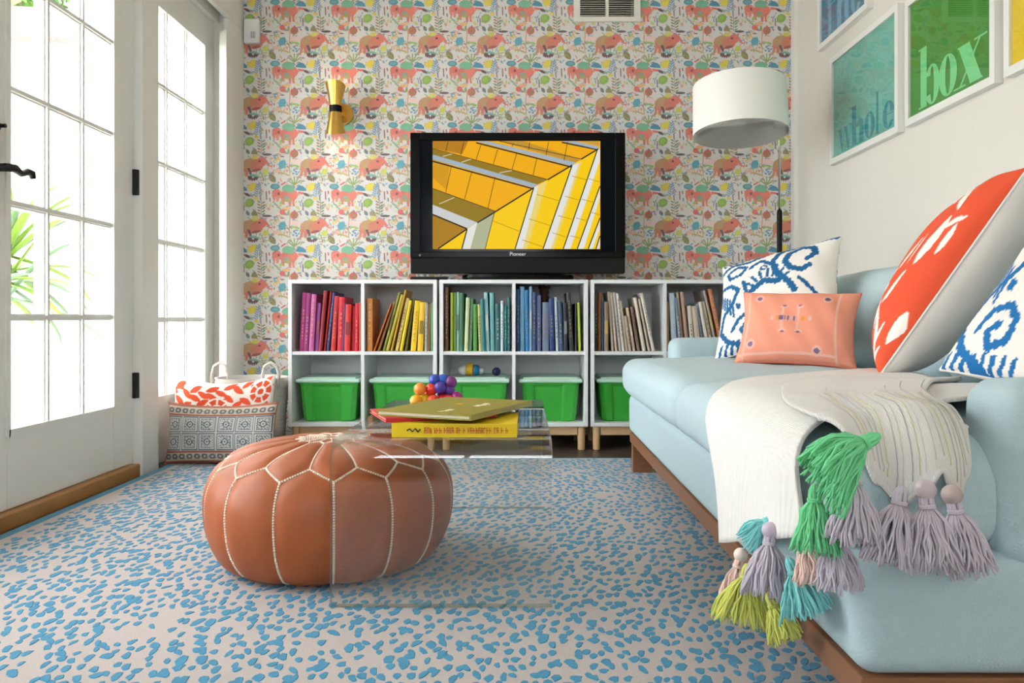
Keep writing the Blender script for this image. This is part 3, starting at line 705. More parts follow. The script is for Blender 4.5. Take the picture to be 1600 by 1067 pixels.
for pl, gl in ((((840, 425), (872, 408), (770, 819), (720, 819)), ((872, 408), (926, 380), (798, 819), (770, 819))), (((1086, 283), (1132, 264), (950, 819), (900, 819)), ((1132, 264), (1150, 254), (970, 819), (950, 819))),
               (((1248, 185), (1266, 176), (1266, 250), (1076, 819), (1030, 819)), None), (((1266, 415), (1266, 490), (1162, 819), (1120, 819)), None), (((1266, 620), (1266, 690), (1218, 819), (1190, 819)), None), (((1266, 735), (1266, 795), (1258, 819), (1240, 819)), None)):
    if gl: g(list(gl), (238, 214, 120))
    g(list(pl), WH); ln(pl[0], pl[-1], 7); 
for (a, b_) in (((580, 640), (745, 705)), ((860, 468), (1010, 512)), ((808, 625), (945, 668)), ((765, 760), (900, 805)), ((1085, 350), (1180, 375)), ((1040, 480), (1130, 505)), ((995, 605), (1085, 628)), ((960, 715), (1045, 742)), ((1185, 365), (1262, 388)), ((1150, 500), (1230, 520)), ((1110, 620), (1190, 640)), ((1075, 735), (1150, 752)), ((1200, 580), (1262, 600))): ln(a, b_, 4, (176, 140, 10))
kx = .8315 / 1078; px0 = (676 - 815) / 315.
SCR = mat('television_picture', (255, 255, 255), .3, attr=True, emis=.43, spec=.05)
_b = SCR.node_tree.nodes['Principled BSDF']
for _l in list(_b.inputs['Base Color'].links): SCR.node_tree.links.remove(_l)
_b.inputs['Base Color'].default_value = (.01, .01, .01, 1)
P.build('screen_picture', SCR, lambda x, y, h: (px0 + (x - 190) * kx, TY - .002 - h, 1.502 - (y - 125) * .536 / 695), tv, step=1.2e-5)
def text_mesh(body, size, m, mtx, parent, name):
    fc = bpy.data.curves.new(name, 'FONT'); fc.body = body; fc.size = size; fc.extrude = .0003; fc.align_x = 'CENTER'
    tmp = bpy.data.objects.new('tmp', fc); col.objects.link(tmp); dg = bpy.context.evaluated_depsgraph_get()
    me = bpy.data.meshes.new_from_object(tmp.evaluated_get(dg)); bpy.data.objects.remove(tmp); bpy.data.curves.remove(fc)
    me.transform(mtx); me.materials.clear(); me.materials.append(m); me.name = name
    return link(name, me, parent)
text_mesh('Pioneer', .026, cmat((214, 214, 214), .3), Matrix.Translation((-.019, TY - .0075, ZA + .088)) @ Matrix.Rotation(R(90), 4, 'X'), tv, 'maker_lettering')
rm = thing('remote_control', (-.43, YF + .06, Z1), 'slim black remote control lying on the bookcase by the television', 'remote')
m = MB(); m.box(-.53, -.355, YF + .045, YF + .085, Z1 + .0003, Z1 + .016, bev=.005); m.build('case', M['blackm'], rm)
m = MB()
for k in range(7): m.box(-.52 + k * .022, -.508 + k * .022, YF + .055, YF + .075, Z1 + .0155, Z1 + .0175)
m.build('buttons', cmat((120, 124, 130), .4), rm)

# ------------------------------------------------------------------ wall fittings
s = thing('wall_sconce', (-.955, YB, 1.70), 'brass hourglass wall sconce with black waist band on the patterned wallpaper', 'sconce')
sxp, syp, szp = -.962, YB - .115, 1.703
m = MB(); m.lathe([(.058, 0), (.058, .012), (.05, .018)], 28, (-.950, YB - .0005, szp), Matrix.Rotation(R(90), 4, 'X')); m.build('wall_plate', M['brass'], s)
m = MB(); m.lathe([(.022, .018), (.022, .1)], 16, (-.952, YB, szp), Matrix.Rotation(R(90), 4, 'X')); m.build('arm', M['brass'], s)
m = MB(); n = 28
def cone(sgn):
    q = MB(); pr = [(.030, .016), (.0355, .05), (.0435, .09), (.051, .122), (.049, .122), (.0415, .09), (.029, .03)]
    q.lathe([(r_, z * sgn) for r_, z in pr], 28, (sxp, syp, szp))
    # slanted mouth: longer at the wall side
    q.v = [(x, y, z + sgn * (syp - y) * .35 * max(0, (abs(z - szp) - .08) / .04)) for x, y, z in q.v]
    return auto_smooth(q.build('shade_cone', M['brass'], s), 50)
cone(1); cone(-1)
m = MB(); m.lathe([(.0295, -.018), (.0315, -.0165), (.0315, .0165), (.0295, .018)], 28, (sxp, syp, szp)); m.build('waist_band', M['blackm'], s)
for sg in (1, -1):
    q = MB(); q.ball((sxp, syp, szp + sg * .08), .017, 12); q.build('bulb', mat('bulb_glow', (255, 244, 226), .5, emis=14), s, True)
th = thing('door_chime', (-1.43, YB, 2.14), 'small white plastic chime box on the wallpaper near the window', 'chime')
MB().box(-1.468, -1.385, YB - .03, YB - .0005, 2.075, 2.205, bev=.008).build('cover', M['white'], th)
m = MB()
for k in range(5): m.box(-1.428 + k * .005, -1.426 + k * .005, YB - .0312, YB - .029, 2.10, 2.135)
m.build('slots', cmat((150, 148, 140), .6), th)
vt = thing('air_vent', (.455, YB, 2.3), 'cream metal air vent grille with black slots high on wallpaper', 'vent')
m = MB(); X0v, X1v, Z0v, Z1v = .276, .63, 2.195, 2.40
for q in ((X0v, X1v, Z0v, Z0v + .026), (X0v, X1v, Z1v - .026, Z1v), (X0v, X0v + .034, Z0v + .026, Z1v - .026), (X1v - .034, X1v, Z0v + .026, Z1v - .026), (.445, .461, Z0v + .026, Z1v - .026)): m.box(q[0], q[1], YB - .012, YB - .0005, q[2], q[3])
m.build('frame', M['wall'], vt); 
m = MB(); YD = YB + .40
for q in ((VX0 - .004, VX0, YB + .001, YD, VZ0, VZ1), (VX1, VX1 + .004, YB + .001, YD, VZ0, VZ1), (VX0, VX1, YB + .001, YD, VZ0 - .004, VZ0), (VX0, VX1, YB + .001, YD, VZ1, VZ1 + .004), (VX0, VX1, YD, YD + .004, VZ0, VZ1)): m.box(*q)
m.build('duct', cmat((96, 94, 90), .7), vt)
sl = None
for x0, x1 in ((X0v + .034, .445), (.461, X1v - .034)):
    for k in range(13):
        z = Z0v + .032 + k * .0117
        m = MB(); m.add([(x0, YB - .012, z), (x1, YB - .012, z), (x1, YB - .003, z + .006), (x0, YB - .003, z + .006), (x0, YB - .012, z - .0015), (x1, YB - .012, z - .0015), (x1, YB - .003, z + .0045), (x0, YB - .003, z + .0045)], [(0, 1, 2, 3), (7, 6, 5, 4), (4, 5, 1, 0), (3, 2, 6, 7)])
        m.build('slat', M['wall'], vt)

# ------------------------------------------------------------------ framed prints on the right wall
def ring(P, cx, cy, w_, h_, iw, ih, c, a0=0, a1=360, n=28):
    for k in range(n):
        t0, t1 = R(a0 + (a1 - a0) * k / n), R(a0 + (a1 - a0) * (k + 1) / n)
        P.poly([(cx + w_ / 2 * math.cos(t0), cy + h_ / 2 * math.sin(t0)), (cx + w_ / 2 * math.cos(t1), cy + h_ / 2 * math.sin(t1)), (cx + iw / 2 * math.cos(t1), cy + ih / 2 * math.sin(t1)), (cx + iw / 2 * math.cos(t0), cy + ih / 2 * math.sin(t0))], c)
def rect(P, x0, x1, y0, y1, c): P.poly([(x0, y0), (x1, y0), (x1, y1), (x0, y1)], c)
def letter(P, ch, x, y, xh, asc, w_, c):
    st = w_ * .36; hs = xh * .045
    def serif(cx, yy, ww): rect(P, cx - ww / 2, cx + ww / 2, yy, yy + hs, c)
    if ch == 'o': ring(P, x + w_ / 2, y + xh / 2, w_, xh * 1.04, w_ * .28, xh * .94, c)
    elif ch == 'l': rect(P, x + st * .2, x + st * 1.2, y, y + asc, c); serif(x + st * .7, y, st * 1.9); rect(P, x - st * .2, x + st * .4, y + asc - hs, y + asc, c)
    elif ch == 'h':
        rect(P, x, x + st, y, y + asc, c); serif(x + st / 2, y, st * 1.7); rect(P, x - st * .35, x + st * .3, y + asc - hs, y + asc, c)
        rect(P, x + w_ - st, x + w_, y, y + xh * .72, c); serif(x + w_ - st / 2, y, st * 1.7)
        ring(P, x + (st + w_) / 2, y + xh * .70, w_ - st, xh * .6, w_ - 3 * st + .002, xh * .5, c, 0, 180)
    elif ch == 'b':
        rect(P, x, x + st, y, y + asc, c); rect(P, x - st * .35, x + st * .3, y + asc - hs, y + asc, c); serif(x + st * .3, y, st * 1.3)
        ring(P, x + st + (w_ - st) / 2, y + xh / 2, w_ - st + st * .6, xh * 1.04, (w_ - st) * .34, xh * .94, c, -90 - 60, 150)
    elif ch == 'x':
        d = st * 1.35; P.poly([(x, y + xh), (x + d, y + xh), (x + w_, y), (x + w_ - d, y)], c)
        tn = hs * 1.1; P.poly([(x + w_ - tn * 2, y + xh), (x + w_ - tn * .2, y + xh), (x + tn * 2, y), (x + tn * .2, y)], c)
        for cx, yy in ((x + d * .5, y + xh - hs), (x + w_ - tn, y + xh - hs), (x + w_ - d * .5, y), (x + tn, y)): serif(cx, yy, st * 1.5)
    elif ch == 'w':
        d = w_ * .21
        for q in (0, .46): P.poly([(x + w_ * q, y + xh), (x + w_ * q + d, y + xh), (x + w_ * (q + .27) + d * .55, y), (x + w_ * (q + .27), y)], c)
        for q in (.52, 1.0): P.poly([(x + w_ * q - hs, y + xh), (x + w_ * q + hs * .4, y + xh), (x + w_ * (q - .22) + hs * .4, y), (x + w_ * (q - .22) - hs, y)], c)
        serif(x + d / 2, y + xh - hs, d * 1.7); serif(x + w_, y + xh - hs, d * 1.5); serif(x + w_ * .56, y + xh - hs, d * 1.5)
    elif ch == 'e':
        ring(P, x + w_ / 2, y + xh / 2, w_, xh * 1.04, w_ * .28, xh * .94, c, 10, 330); rect(P, x + w_ * .3, x + w_ * .9, y + xh * .5, y + xh * .5 + hs, c)
    elif ch == 't':
        rect(P, x + st * .4, x + st * 1.4, y, y + asc * .86, c); rect(P, x, x + w_, y + xh - hs, y + xh, c); ring(P, x + st * 1.2, y + xh * .16, st * 1.8, xh * .36, st * 1.2, xh * .28, c, 200, 350)
def frame(y0, y1, z0, z1, colour, word, wcol, label, x_start=None, widths=None, xh=.1, asc=.165, base=.03, gap=.012, mott=None):
    """y1 = end next to the wallpapered wall; print x runs from y1 towards the camera"""
    t = thing('framed_print', (XR - .01, (y0 + y1) / 2, z0), label, 'picture', 'framed word prints on the right wall')
    XF = XR - .028; fw = .026
    m = MB()
    for q in ((y0, y1, z0, z0 + fw), (y0, y1, z1 - fw, z1), (y0, y0 + fw, z0 + fw, z1 - fw), (y1 - fw, y1, z0 + fw, z1 - fw)): m.box(XF, XR - .0005, q[0], q[1], q[2], q[3])
    m.build('frame', M['trim'], t)
    MB().box(XF + .010, XF + .014, y0 + fw, y1 - fw, z0 + fw, z1 - fw).build('poster', mat('poster_ink', colour, .6, noise=mott), t)
    P = Print(); x = x_start
    for ch, ww in zip(word, widths): letter(P, ch, x, base, xh, asc, ww, wcol); x += ww + gap
    if P.p: P.build('poster_lettering', M['ink'], lambda a, b_, h: (XF + .010 - h, y1 - fw - a, z0 + fw + b_), t, step=1e-5, base=5e-4)
    MB().box(XF + .003, XF + .005, y0 + fw, y1 - fw, z0 + fw, z1 - fw).build('glazing', M['glazing'], t)
frame(3.30, 3.85, 1.905, 2.39, (60, 122, 156), 'the', (120, 176, 204), 'white framed dark blue print lettered the, above the teal print', .07, (.10, .13, .11), .15, .24, .0, .02, (7, .3))
frame(3.03, 3.70, 1.33, 1.82, (112, 186, 168), 'whole', (30, 140, 150), 'white framed teal print lettered whole in darker turquoise', .055, (.14, .118, .10, .055, .10), .105, .17, .012, .008, (6, .18))
frame(2.41, 2.975, 1.335, 1.80, (62, 142, 42), 'box', (122, 214, 140), 'white framed green print lettered box in pale mint', .075, (.118, .115, .135), .135, .215, .015, .008, (6, .14))
frame(1.80, 2.365, 1.335, 1.80, (226, 196, 20), '', (0, 0, 0), 'white framed plain yellow print hanging next to the green box print', 0, ())

# ------------------------------------------------------------------ floor lamp
fl = thing('floor_lamp', (1.167, 3.62, 0), 'floor lamp with white drum shade and slim pole behind the sofa', 'lamp')
m = MB(); m.lathe([(.13, 0), (.13, .012), (.12, .02), (.02, .026), (.012, .04)], 32, (1.167, 3.62, .0005)); m.build('base', M['blackm'], fl)
m = MB(); m.lathe([(.012, .03), (.012, 1.105), (.008, 1.115)], 14, (1.167, 3.62, 0)); m.build('lower_pole', M['blackm'], fl, False)
m = MB(); m.tube([(1.167, 3.62, 1.1), (1.167, 3.62, 1.60), (1.16, 3.615, 1.66), (1.12, 3.6, 1.69), (.985, 3.56, 1.69)], .0055, 10); m.build('upper_pole', M['chrome'], fl, True)
shm = Matrix.Translation((.968, 3.55, 1.548)) @ Matrix.Rotation(R(-6), 4, 'X')
m = MB(); m.lathe([(.206, -.112), (.202, .112), (.1995, .112), (.2035, -.112), (.206, -.112)], 56, (0, 0, 0), shm); o = m.build('lamp_shade', M['shade'], fl); auto_smooth(o, 40)
m = MB(); m.lathe([(1e-5, -.092), (.2025, -.092), (.2025, -.088), (1e-5, -.088)], 48, (0, 0, 0), shm); m.build('diffuser', M['shade'], fl, False)
m = MB(); m.tube([shm @ Vector((0, 0, .14)), shm @ Vector((0, 0, .05))], .014, 12); m.ball(shm @ Vector((0, 0, .0)), .03, 14); m.build('bulb', cmat((250, 246, 236), .4), fl, True)

# ------------------------------------------------------------------ sofa
SX, SY0, SY1 = .44, 1.04, 3.29
sofa = thing('sofa', (.9, 2.16, 0), 'pale blue upholstered sofa on a walnut plinth along the right wall', 'sofa')
def soft(name, x0, x1, y0, y1, z0, z1, r, crown=(0, 0, 0), n=5, mid=10, mtx=None, parent=sofa, wrinkle=0.):
    v, f = soft_box((x1 - x0, y1 - y0, z1 - z0), r, n, crown, mid); c = Vector(((x0 + x1) / 2, (y0 + y1) / 2, (z0 + z1) / 2))
    out = []
    for p in v:
        p = Vector(p)
        if mtx is not None: p = mtx @ p
        q = p + c
        if wrinkle:
            q.z += wrinkle * (math.sin(q.x * 23 + 3 * math.sin(q.y * 6)) * math.sin(q.y * 9 + 1.3) + .5 * math.sin(q.y * 31 + q.x * 17))
            q.x += wrinkle * .6 * math.sin(q.y * 14 + q.z * 20)
        out.append(q)
    m = MB(); m.add(out, f); return m.build(name, M['sofa'], parent, True)
soft('base', SX, 1.38, SY0, SY1, .157, .318, .03, (.004, .006, 0), 4, 14)
soft('seat_cushion', .415, 1.13, SY0 + .03, 2.155, .312, .455, .05, (.02, .012, .03), 6, 18, wrinkle=.0022)
soft('seat_cushion', .415, 1.13, 2.165, SY1 - .01, .312, .455, .05, (.02, .012, .03), 6, 18, wrinkle=.0022)
soft('arm', .63, 1.38, SY0 - .005, SY0 + .115, .30, .543, .035, (.004, .012, .006), 5, 12)
soft('arm', .60, 1.38, SY1 - .12, SY1 + .01, .30, .543, .035, (.004, .012, .006), 5, 12)
soft('back_frame', 1.27, 1.415, SY0, SY1, .16, .715, .05, (.01, 0, .01), 5, 12)
bt = Matrix.Rotation(R(9), 4, 'Y')
soft('back_cushion', 1.135, 1.29, SY0 + .13, 2.155, .44, .775, .07, (.03, .01, .02), 6, 14, bt, wrinkle=.002)
soft('back_cushion', 1.135, 1.29, 2.165, SY1 - .12, .44, .775, .07, (.03, .01, .02), 6, 14, bt, wrinkle=.002)
# welted seams on the near end panel
m = MB(); m.tube([(.706, SY0 - .0065, .165), (.706, SY0 - .0095, .24), (.706, SY0 - .0065, .31)], .003, 6); m.build('welt', M['sofa'], sofa, True)
m = MB(); m.box(SX + .004, 1.36, SY0 + .005, SY1 - .005, .118, .158, bev=.003); m.build('plinth_rail', M['walnut'], sofa)
for x, y in ((SX + .002, SY1 - .12), (1.25, SY1 - .12), (1.25, SY0 + .1)):
    m = MB(); dx = .045
    v = [(x, y, RZ + .0005), (x + dx * 1.7, y, RZ + .0005), (x + dx * 1.7, y + .05, RZ + .0005), (x, y + .05, RZ + .0005), (x, y, .12), (x + dx * 1.7, y, .12), (x + dx * 1.7, y + .05, .12), (x, y + .05, .12)]
    m.add(v, [(3, 2, 1, 0), (4, 5, 6, 7), (0, 1, 5, 4), (1, 2, 6, 5), (2, 3, 7, 6), (3, 0, 4, 7)]); m.build('leg', M['walnut'], sofa)

# ------------------------------------------------------------------ pillows
def seg_dist(U, V, a, b_):
    ax, ay = a; dx, dy = b_[0] - ax, b_[1] - ay; L = dx * dx + dy * dy + 1e-9
    t = np.clip(((U - ax) * dx + (V - ay) * dy) / L, 0, 1)
    return np.hypot(U - ax - t * dx, V - ay - t * dy)
def strokes(U, V, lines):
    m = np.zeros(U.shape, bool)
    for wd, pts in lines:
        for a, b_ in zip(pts[:-1], pts[1:]): m |= seg_dist(U, V, a, b_) < wd
    return m
def ell_mask(U, V, x, y, a, b_, rot):
    c, s_ = math.cos(R(rot)), math.sin(R(rot)); p = (U - x) * c + (V - y) * s_; q = -(U - x) * s_ + (V - y) * c
    return (np.abs(p / a) ** 1.6 + np.abs(q / b_) ** 1.6) < 1
def ikat(U, V, blue=(12, 96, 146), white=(242, 238, 230)):
    # stepped, woven outline
    q = .035; J = (np.floor(U / q) % 2) * .012; W = V + J * 1.2; X = U + (np.floor(V / q) % 2) * .010
    hook = [(.62, .50), (.72, .62), (.66, .80), (.48, .86), (.30, .74), (.26, .52), (.36, .34), (.54, .26), (.66, .34)]
    L = [(.042, [(x, y) for x, y in hook]), (.045, [(.95, .98), (.55, 1.0), (.16, .86), (.04, .60), (.14, .30), (.34, .06), (.44, -.12)]),
         (.034, [(-1, .72), (-.70, .88), (-.38, .80), (-.16, .92)]), (.03, [(-.80, .62), (-.60, .76), (-.42, .66), (-.52, .50), (-.72, .46), (-.80, .62)]),
         (.032, [(-.34, .60), (-.16, .74), (-.02, .60)]), (.034, [(-.96, .34), (-.7, .30), (-.52, .14), (-.62, -.10), (-.82, -.3), (-.9, -.56), (-.72, -.8), (-.4, -.96)]),
         (.03, [(-.62, -.62), (-.50, -.46), (-.34, -.40), (-.2, -.52), (-.22, -.70), (-.38, -.78), (-.46, -.66), (-.36, -.58)]),
         (.03, [(-.44, .3), (-.36, .05), (-.30, -.15), (-.1, -.34), (.06, -.62), (.2, -.9)]), (.05, [(-.26, .06), (-.06, .20), (.16, .12)])]
    for k in range(7):
        a = R(150 - 20 * k); L.append((.022, [(-.02 + .26 * math.cos(a), .02 + .26 * math.sin(a)), (-.02 + .42 * math.cos(a), .02 + .44 * math.sin(a))]))
    for k in range(6): L.append((.02, [(-.98 + .07 * k, .2 - .05 * k), (-.94 + .07 * k, -.02 - .07 * k)]))
    for k in range(8): L.append((.02, [(-.9 + .11 * k, -.98), (-.84 + .11 * k, -.84)])); L.append((.02, [(-.95 + .12 * k, .98), (-.9 + .12 * k, .92)]))
    for k in range(5): L.append((.024, [(.5 + .1 * k, .1 - .12 * k), (.62 + .08 * k, -.02 - .12 * k)])); L.append((.03, [(.1 + .16 * k, -.5 - .06 * k), (.2 + .15 * k, -.72 - .05 * k)]))
    L.append((.04, [(.95, -.3), (.6, -.42), (.4, -.3), (.3, -.55), (.5, -.7), (.8, -.66)]))
    m = strokes(X, W, [(w_ * 1.22, p_) for w_, p_ in L])
    m |= ell_mask(X, W, -.1, .52, .07, .07, 0) & ~ell_mask(X, W, -.1, .52, .03, .03, 0)
    m |= ell_mask(X, W, .12, .46, .05, .05, 0) | ell_mask(X, W, -.5, -.2, .05, .08, 30)
    return np.where(m[..., None], np.array(blue, float), np.array(white, float))
def coral_leaf(U, V, red_ground=False):
    red, white = np.array((232, 84, 46), float), np.array((244, 236, 226), float)
    r2 = np.random.default_rng(11); m = np.zeros(U.shape, bool)
    if red_ground:
        m[:] = True
        for x, y, a, b_, rt in ((-.6, .6, .05, .26, 10), (-.3, .62, .05, .30, -15), (-.05, .5, .04, .26, -35), (.25, .7, .2, .09, 20), (.55, .65, .07, .2, 50), (-.65, .05, .22, .05, 25), (-.45, -.05, .24, .06, -30), (-.2, .1, .06, .24, 30), (.7, .2, .08, .26, 10), (-.7, -.75, .06, .2, 30), (-.4, -.85, .06, .2, -30), (.6, -.3, .05, .2, -30), (.35, -.7, .05, .3, 15), (.65, -.75, .05, .25, 35), (-.1, -.9, .2, .05, 15)): m &= ~ell_mask(U, V, x, y, a, b_, rt)
        for k in range(26):
            m &= ~ell_mask(U, V, r2.uniform(-1, 1), r2.uniform(-1, 1), .035, r2.uniform(.12, .2), r2.uniform(-60, 60))
        m |= (np.hypot(U - .1, V + .38) < .34)
        fl_ = np.hypot(U - .1, V + .38); an = np.arctan2(V + .38, U - .1)
        m &= ~((fl_ < .26 + .05 * np.sin(9 * an)) & (fl_ > .11))
    else:
        A_ = .66; V2 = V * A_
        for row, (y0, am, ph, dirn) in enumerate(((.50, .06, 0., 1), (.24, .07, 2., -1), (-.02, .05, 1., 1), (-.28, .06, 3., -1), (-.52, .05, .5, 1))):
            for k in range(13):
                x = -1.02 + k * .17; y = y0 + am * math.sin(3 * x + ph); sg = 1 if k % 2 else -1
                m |= ell_mask(U, V2, x, y + sg * .055, .135, .058, dirn * sg * 30 + 8 * math.sin(k * 2.3 + row))
        for cx, cy, rr in ((-.05, .10, .20), (.78, .42, .18), (-.80, -.2, .2)):
            d = np.hypot(U - cx, V2 - cy); an = np.arctan2(V2 - cy, U - cx)
            ins = d < rr * 1.25
            m = np.where(ins, ((d > rr * .55) & (d < rr * 1.08) & (np.sin(7 * an + cx) > -.8)) | (d < rr * .3), m)
        for cx, cy in ((-.82, .50), (.3, .55), (.55, .12)): m |= np.hypot(U - cx, V2 - cy) < .055
    return np.where(m[..., None], red, white)
def block_print(U, V):
    base = np.array((206, 204, 198), float); dark = np.array((92, 104, 112), float); rust = np.array((160, 96, 76), float); sand = np.array((196, 178, 158), float)
    u, v = U * 3.0, V * 1.7; fu, fv = (u % 1) - .5, (v % 1) - .5; d = np.maximum(np.abs(fu), np.abs(fv))
    m = (np.abs(d - .44) < .03) | (np.abs(d - .32) < .035) & (np.sin(u * 50) * np.sin(v * 50) > -.2) | (np.abs(np.hypot(fu, fv) - .16) < .035) | (np.hypot(fu, fv) < .05)
    m |= (d < .27) & (d > .2) & (np.sin(u * 40 + v * 40) > .2)
    c = np.where(m[..., None], dark, base)
    b1 = (np.abs(V) > .60); c = np.where(b1[..., None], sand, c)
    st = (np.abs(np.abs(V) - .62) < .035) | (np.abs(V) > .93); c = np.where(st[..., None], rust, c)
    dm_ = (np.abs(np.abs(V) - .78) < .09) & (np.abs(np.hypot(((U * 7) % 1) - .5, (np.abs(V) - .78) * 4) - .28) < .12); c = np.where(dm_[..., None], dark, c)
    return c
def coral_stitch(U, V):
    base = np.array((246, 160, 132), float); c = np.broadcast_to(base, U.shape + (3,)).copy()
    pale = np.array((246, 188, 168), float); vio = np.array((136, 104, 140), float); org = np.array((240, 150, 70), float)
    def put(m, k): c[m] = k
    put(np.abs(U - .70) < .022, pale); put((np.abs(V + .86) < .03) & (U > -.95) & (U < .7), pale); put((np.abs(U + .86) < .015), pale)
    for x, y in ((-.66, .66), (.52, .62), (-.74, -.62), (.40, -.78)):
        put(ell_mask(U, V, x, y, .09, .13, 0), pale); put(ell_mask(U, V, x, y, .05, .07, 0), vio)
    for x in (-.17, -.06, .05): put((np.abs(U - x + .05) < .04) & (np.abs(V - .02) < .05), vio)
    put(((np.abs(U - .01 + .05) < .16) & (np.abs(V - .02) < .05) & ((np.abs(U * 40 % 2 - 1) < .25))), pale)
    put((np.abs(U + .29) < .03) & (np.abs(V - .02) < .05), org); put((np.abs(U - .14) < .03) & (np.abs(V - .02) < .05), org)
    for x in (-.20, .06):
        put((np.abs(U - x) < .015) & (np.abs(V - .02) < .32) & (np.abs(V - .02) > .08), pale)
        for sg in (-1, 1): put(ell_mask(U, V, x + .02, .02 + sg * .33, .07, .05, 0), pale); put(ell_mask(U, V, x + .02, .02 + sg * .36, .035, .03, 0), vio)
    put(ell_mask(U, V, -.38, .02, .03, .06, 0), pale); put(ell_mask(U, V, .26, .02, .035, .07, 0), pale)
    return c
def pillow(name, label, origin, rvec, uvec, w_, h_, thick, front, back=None, N=150, k=.07, group=None, piping=None, sag=0., seed=1):
    """origin = centre; rvec/uvec = directions of width and height"""
    r_ = Vector(rvec).normalized(); n_ = r_.cross(Vector(uvec)).normalized(); u_ = n_.cross(r_).normalized()
    t = np.sin(np.linspace(-1, 1, N) * math.pi / 2); U, V = np.meshgrid(t, t)
    gx = w_ / 2 * U * (1 - k * (1 - V ** 2) * np.abs(U) ** 1.5); gy = h_ / 2 * V * (1 - k * (1 - U ** 2) * np.abs(V) ** 1.5)
    pr = np.clip((1 - U ** 2) * (1 - V ** 2), 0, 1) ** .42 * thick / 2
    wr = .0035 * np.sin(U * 5 + seed) * np.sin(V * 4 + 2 * seed) + .002 * np.sin(9 * U * V + seed * 3) + .0016 * np.sin(14 * (U + .4 * V) + seed)
    wr = wr * np.clip(pr / (thick / 2) * 1.5, 0, 1)
    gy = gy - sag * (1 - U ** 2) * np.clip(V, 0, 1)
    v = []; cc = []; O = np.array(origin); rn, un, nn = np.array(r_), np.array(u_), np.array(n_)
    pf = O + gx[..., None] * rn + gy[..., None] * un + (pr + wr)[..., None] * nn
    pb = O + gx[..., None] * rn + gy[..., None] * un - (pr + wr * .5)[..., None] * nn
    cf = lin_np(front(U, V)); cb = lin_np((back or front)(-U, V))
    verts = np.concatenate([pf.reshape(-1, 3), pb.reshape(-1, 3)]); cols = np.concatenate([cf.reshape(-1, 3), cb.reshape(-1, 3)]); cols = np.hstack([cols, np.ones((len(cols), 1))])
    i = np.arange(N * N).reshape(N, N); q = np.stack([i[:-1, :-1], i[:-1, 1:], i[1:, 1:], i[1:, :-1]], -1).reshape(-1, 4)
    m = MB(); m.v = [tuple(p) for p in verts.tolist()]; m.f = [tuple(p) for p in q.tolist()] + [tuple(p) for p in (q[:, ::-1] + N * N).tolist()]; m.m = [0] * len(m.f)
    lo = verts[:, 2].min()
    root = thing(name, (origin[0], origin[1], lo), label, 'pillow', group)
    o = m.build('pillow_cover', M['cloth'], root, True, cols)
    # sewn edge
    e = [tuple(pf[0, j]) for j in range(0, N, 5)] + [tuple(pf[j, -1]) for j in range(0, N, 5)] + [tuple(pf[-1, j]) for j in range(N - 1, -1, -5)] + [tuple(pf[j, 0]) for j in range(N - 1, -1, -5)]
    b_ = MB(); b_.tube(e + [e[0]], .0028, 6, caps=False); b_.build('edge_seam', piping or cmat((236, 228, 218), .85), root, True)
    return root
plain = lambda c: (lambda U, V: np.broadcast_to(np.array(c, float), U.shape + (3,)).copy())
# far ikat pillow in the corner of the sofa
n0 = Vector((-.60, -.62, .50))
pillow('throw_pillow', 'white square pillow with blue ikat swirls tucked behind the coral cushion', (.895, 2.80, .690), (.74, -.62, .20), (.30, .36, .80), .45, .41, .16, ikat, None, 190, .09, seed=2)
pillow('throw_pillow', 'small coral lumbar pillow with stitched diamonds, propped on the sofa seat', (.868, 2.52, .592), (.86, -.46, -.02), (.22, .34, .80), .36, .255, .15, coral_stitch, None, 160, .09, piping=cmat((226, 128, 100), .85), seed=4)
A = Vector((.760, 1.70, .503)); Bv = Vector((.25, -.107, .425)); d_ = Vector((.46, .885, .0)).normalized()
c_ = A + Bv * .5 + d_ * .215
pillow('throw_pillow', 'large pillow with orange-red leaf print front and plain white back', tuple(c_), tuple(-d_), tuple(Bv), .43, .50, .21, lambda U, V: coral_leaf(U, V, True), plain((238, 232, 224)), 170, .05, piping=cmat((240, 234, 226), .85), seed=5)
pillow('throw_pillow', 'white and blue ikat pillow resting against the sofa arm beside the throw', (.962, 1.345, .668), (.35, -.92, -.15), (.62, .10, .74), .33, .42, .15, lambda U, V: ikat(U * .95 + .02, V * .95, (16, 112, 176)), None, 190, .05, seed=6)
# pillows by the basket
pillow('floor_pillow', 'grey block-printed lumbar pillow with rust stripes leaning by the window', (-1.262, 3.365, .142), (1, -.06, .01), (.0, .16, .98), .47, .255, .11, block_print, None, 190, .05, piping=cmat((170, 106, 84), .85), sag=.012, seed=3)
pillow('floor_pillow', 'white pillow with orange-red leaf print leaning behind the grey lumbar pillow', (-1.305, 3.495, .198), (1, -.05, .0), (.0, .14, .98), .45, .36, .10, coral_leaf, None, 180, .05, sag=.035, seed=8)

# ------------------------------------------------------------------ basket
bk = thing('basket', (-1.28, 3.80, 0), 'white woven basket with loop handles between bookcase and window', 'basket')
m = MB(); pr = []
for k in range(19):
    z = .002 + k * .0185; r_ = .148 + .018 * min(1, z / .3); pr += [(r_ - .003, z), (r_ + .003, z + .009)]
pr = [(1e-5, .001)] + pr; top = pr[-1]; pr += [(top[0] - .012, top[1]), (top[0] - .02, .03), (1e-5, .02)]
m.lathe(pr, 40, (-1.28, 3.80, 0)); m.build('body', M['basket'], bk, True)
for hx in (-1.40, -1.165):
    m = MB(); m.tube([(hx - .036, 3.72, .30), (hx - .038, 3.715, .36), (hx - .028, 3.713, .40), (hx, 3.712, .418), (hx + .028, 3.713, .40), (hx + .038, 3.715, .36), (hx + .036, 3.72, .30)], .008, 8); m.build('handle', M['basket'], bk, True)

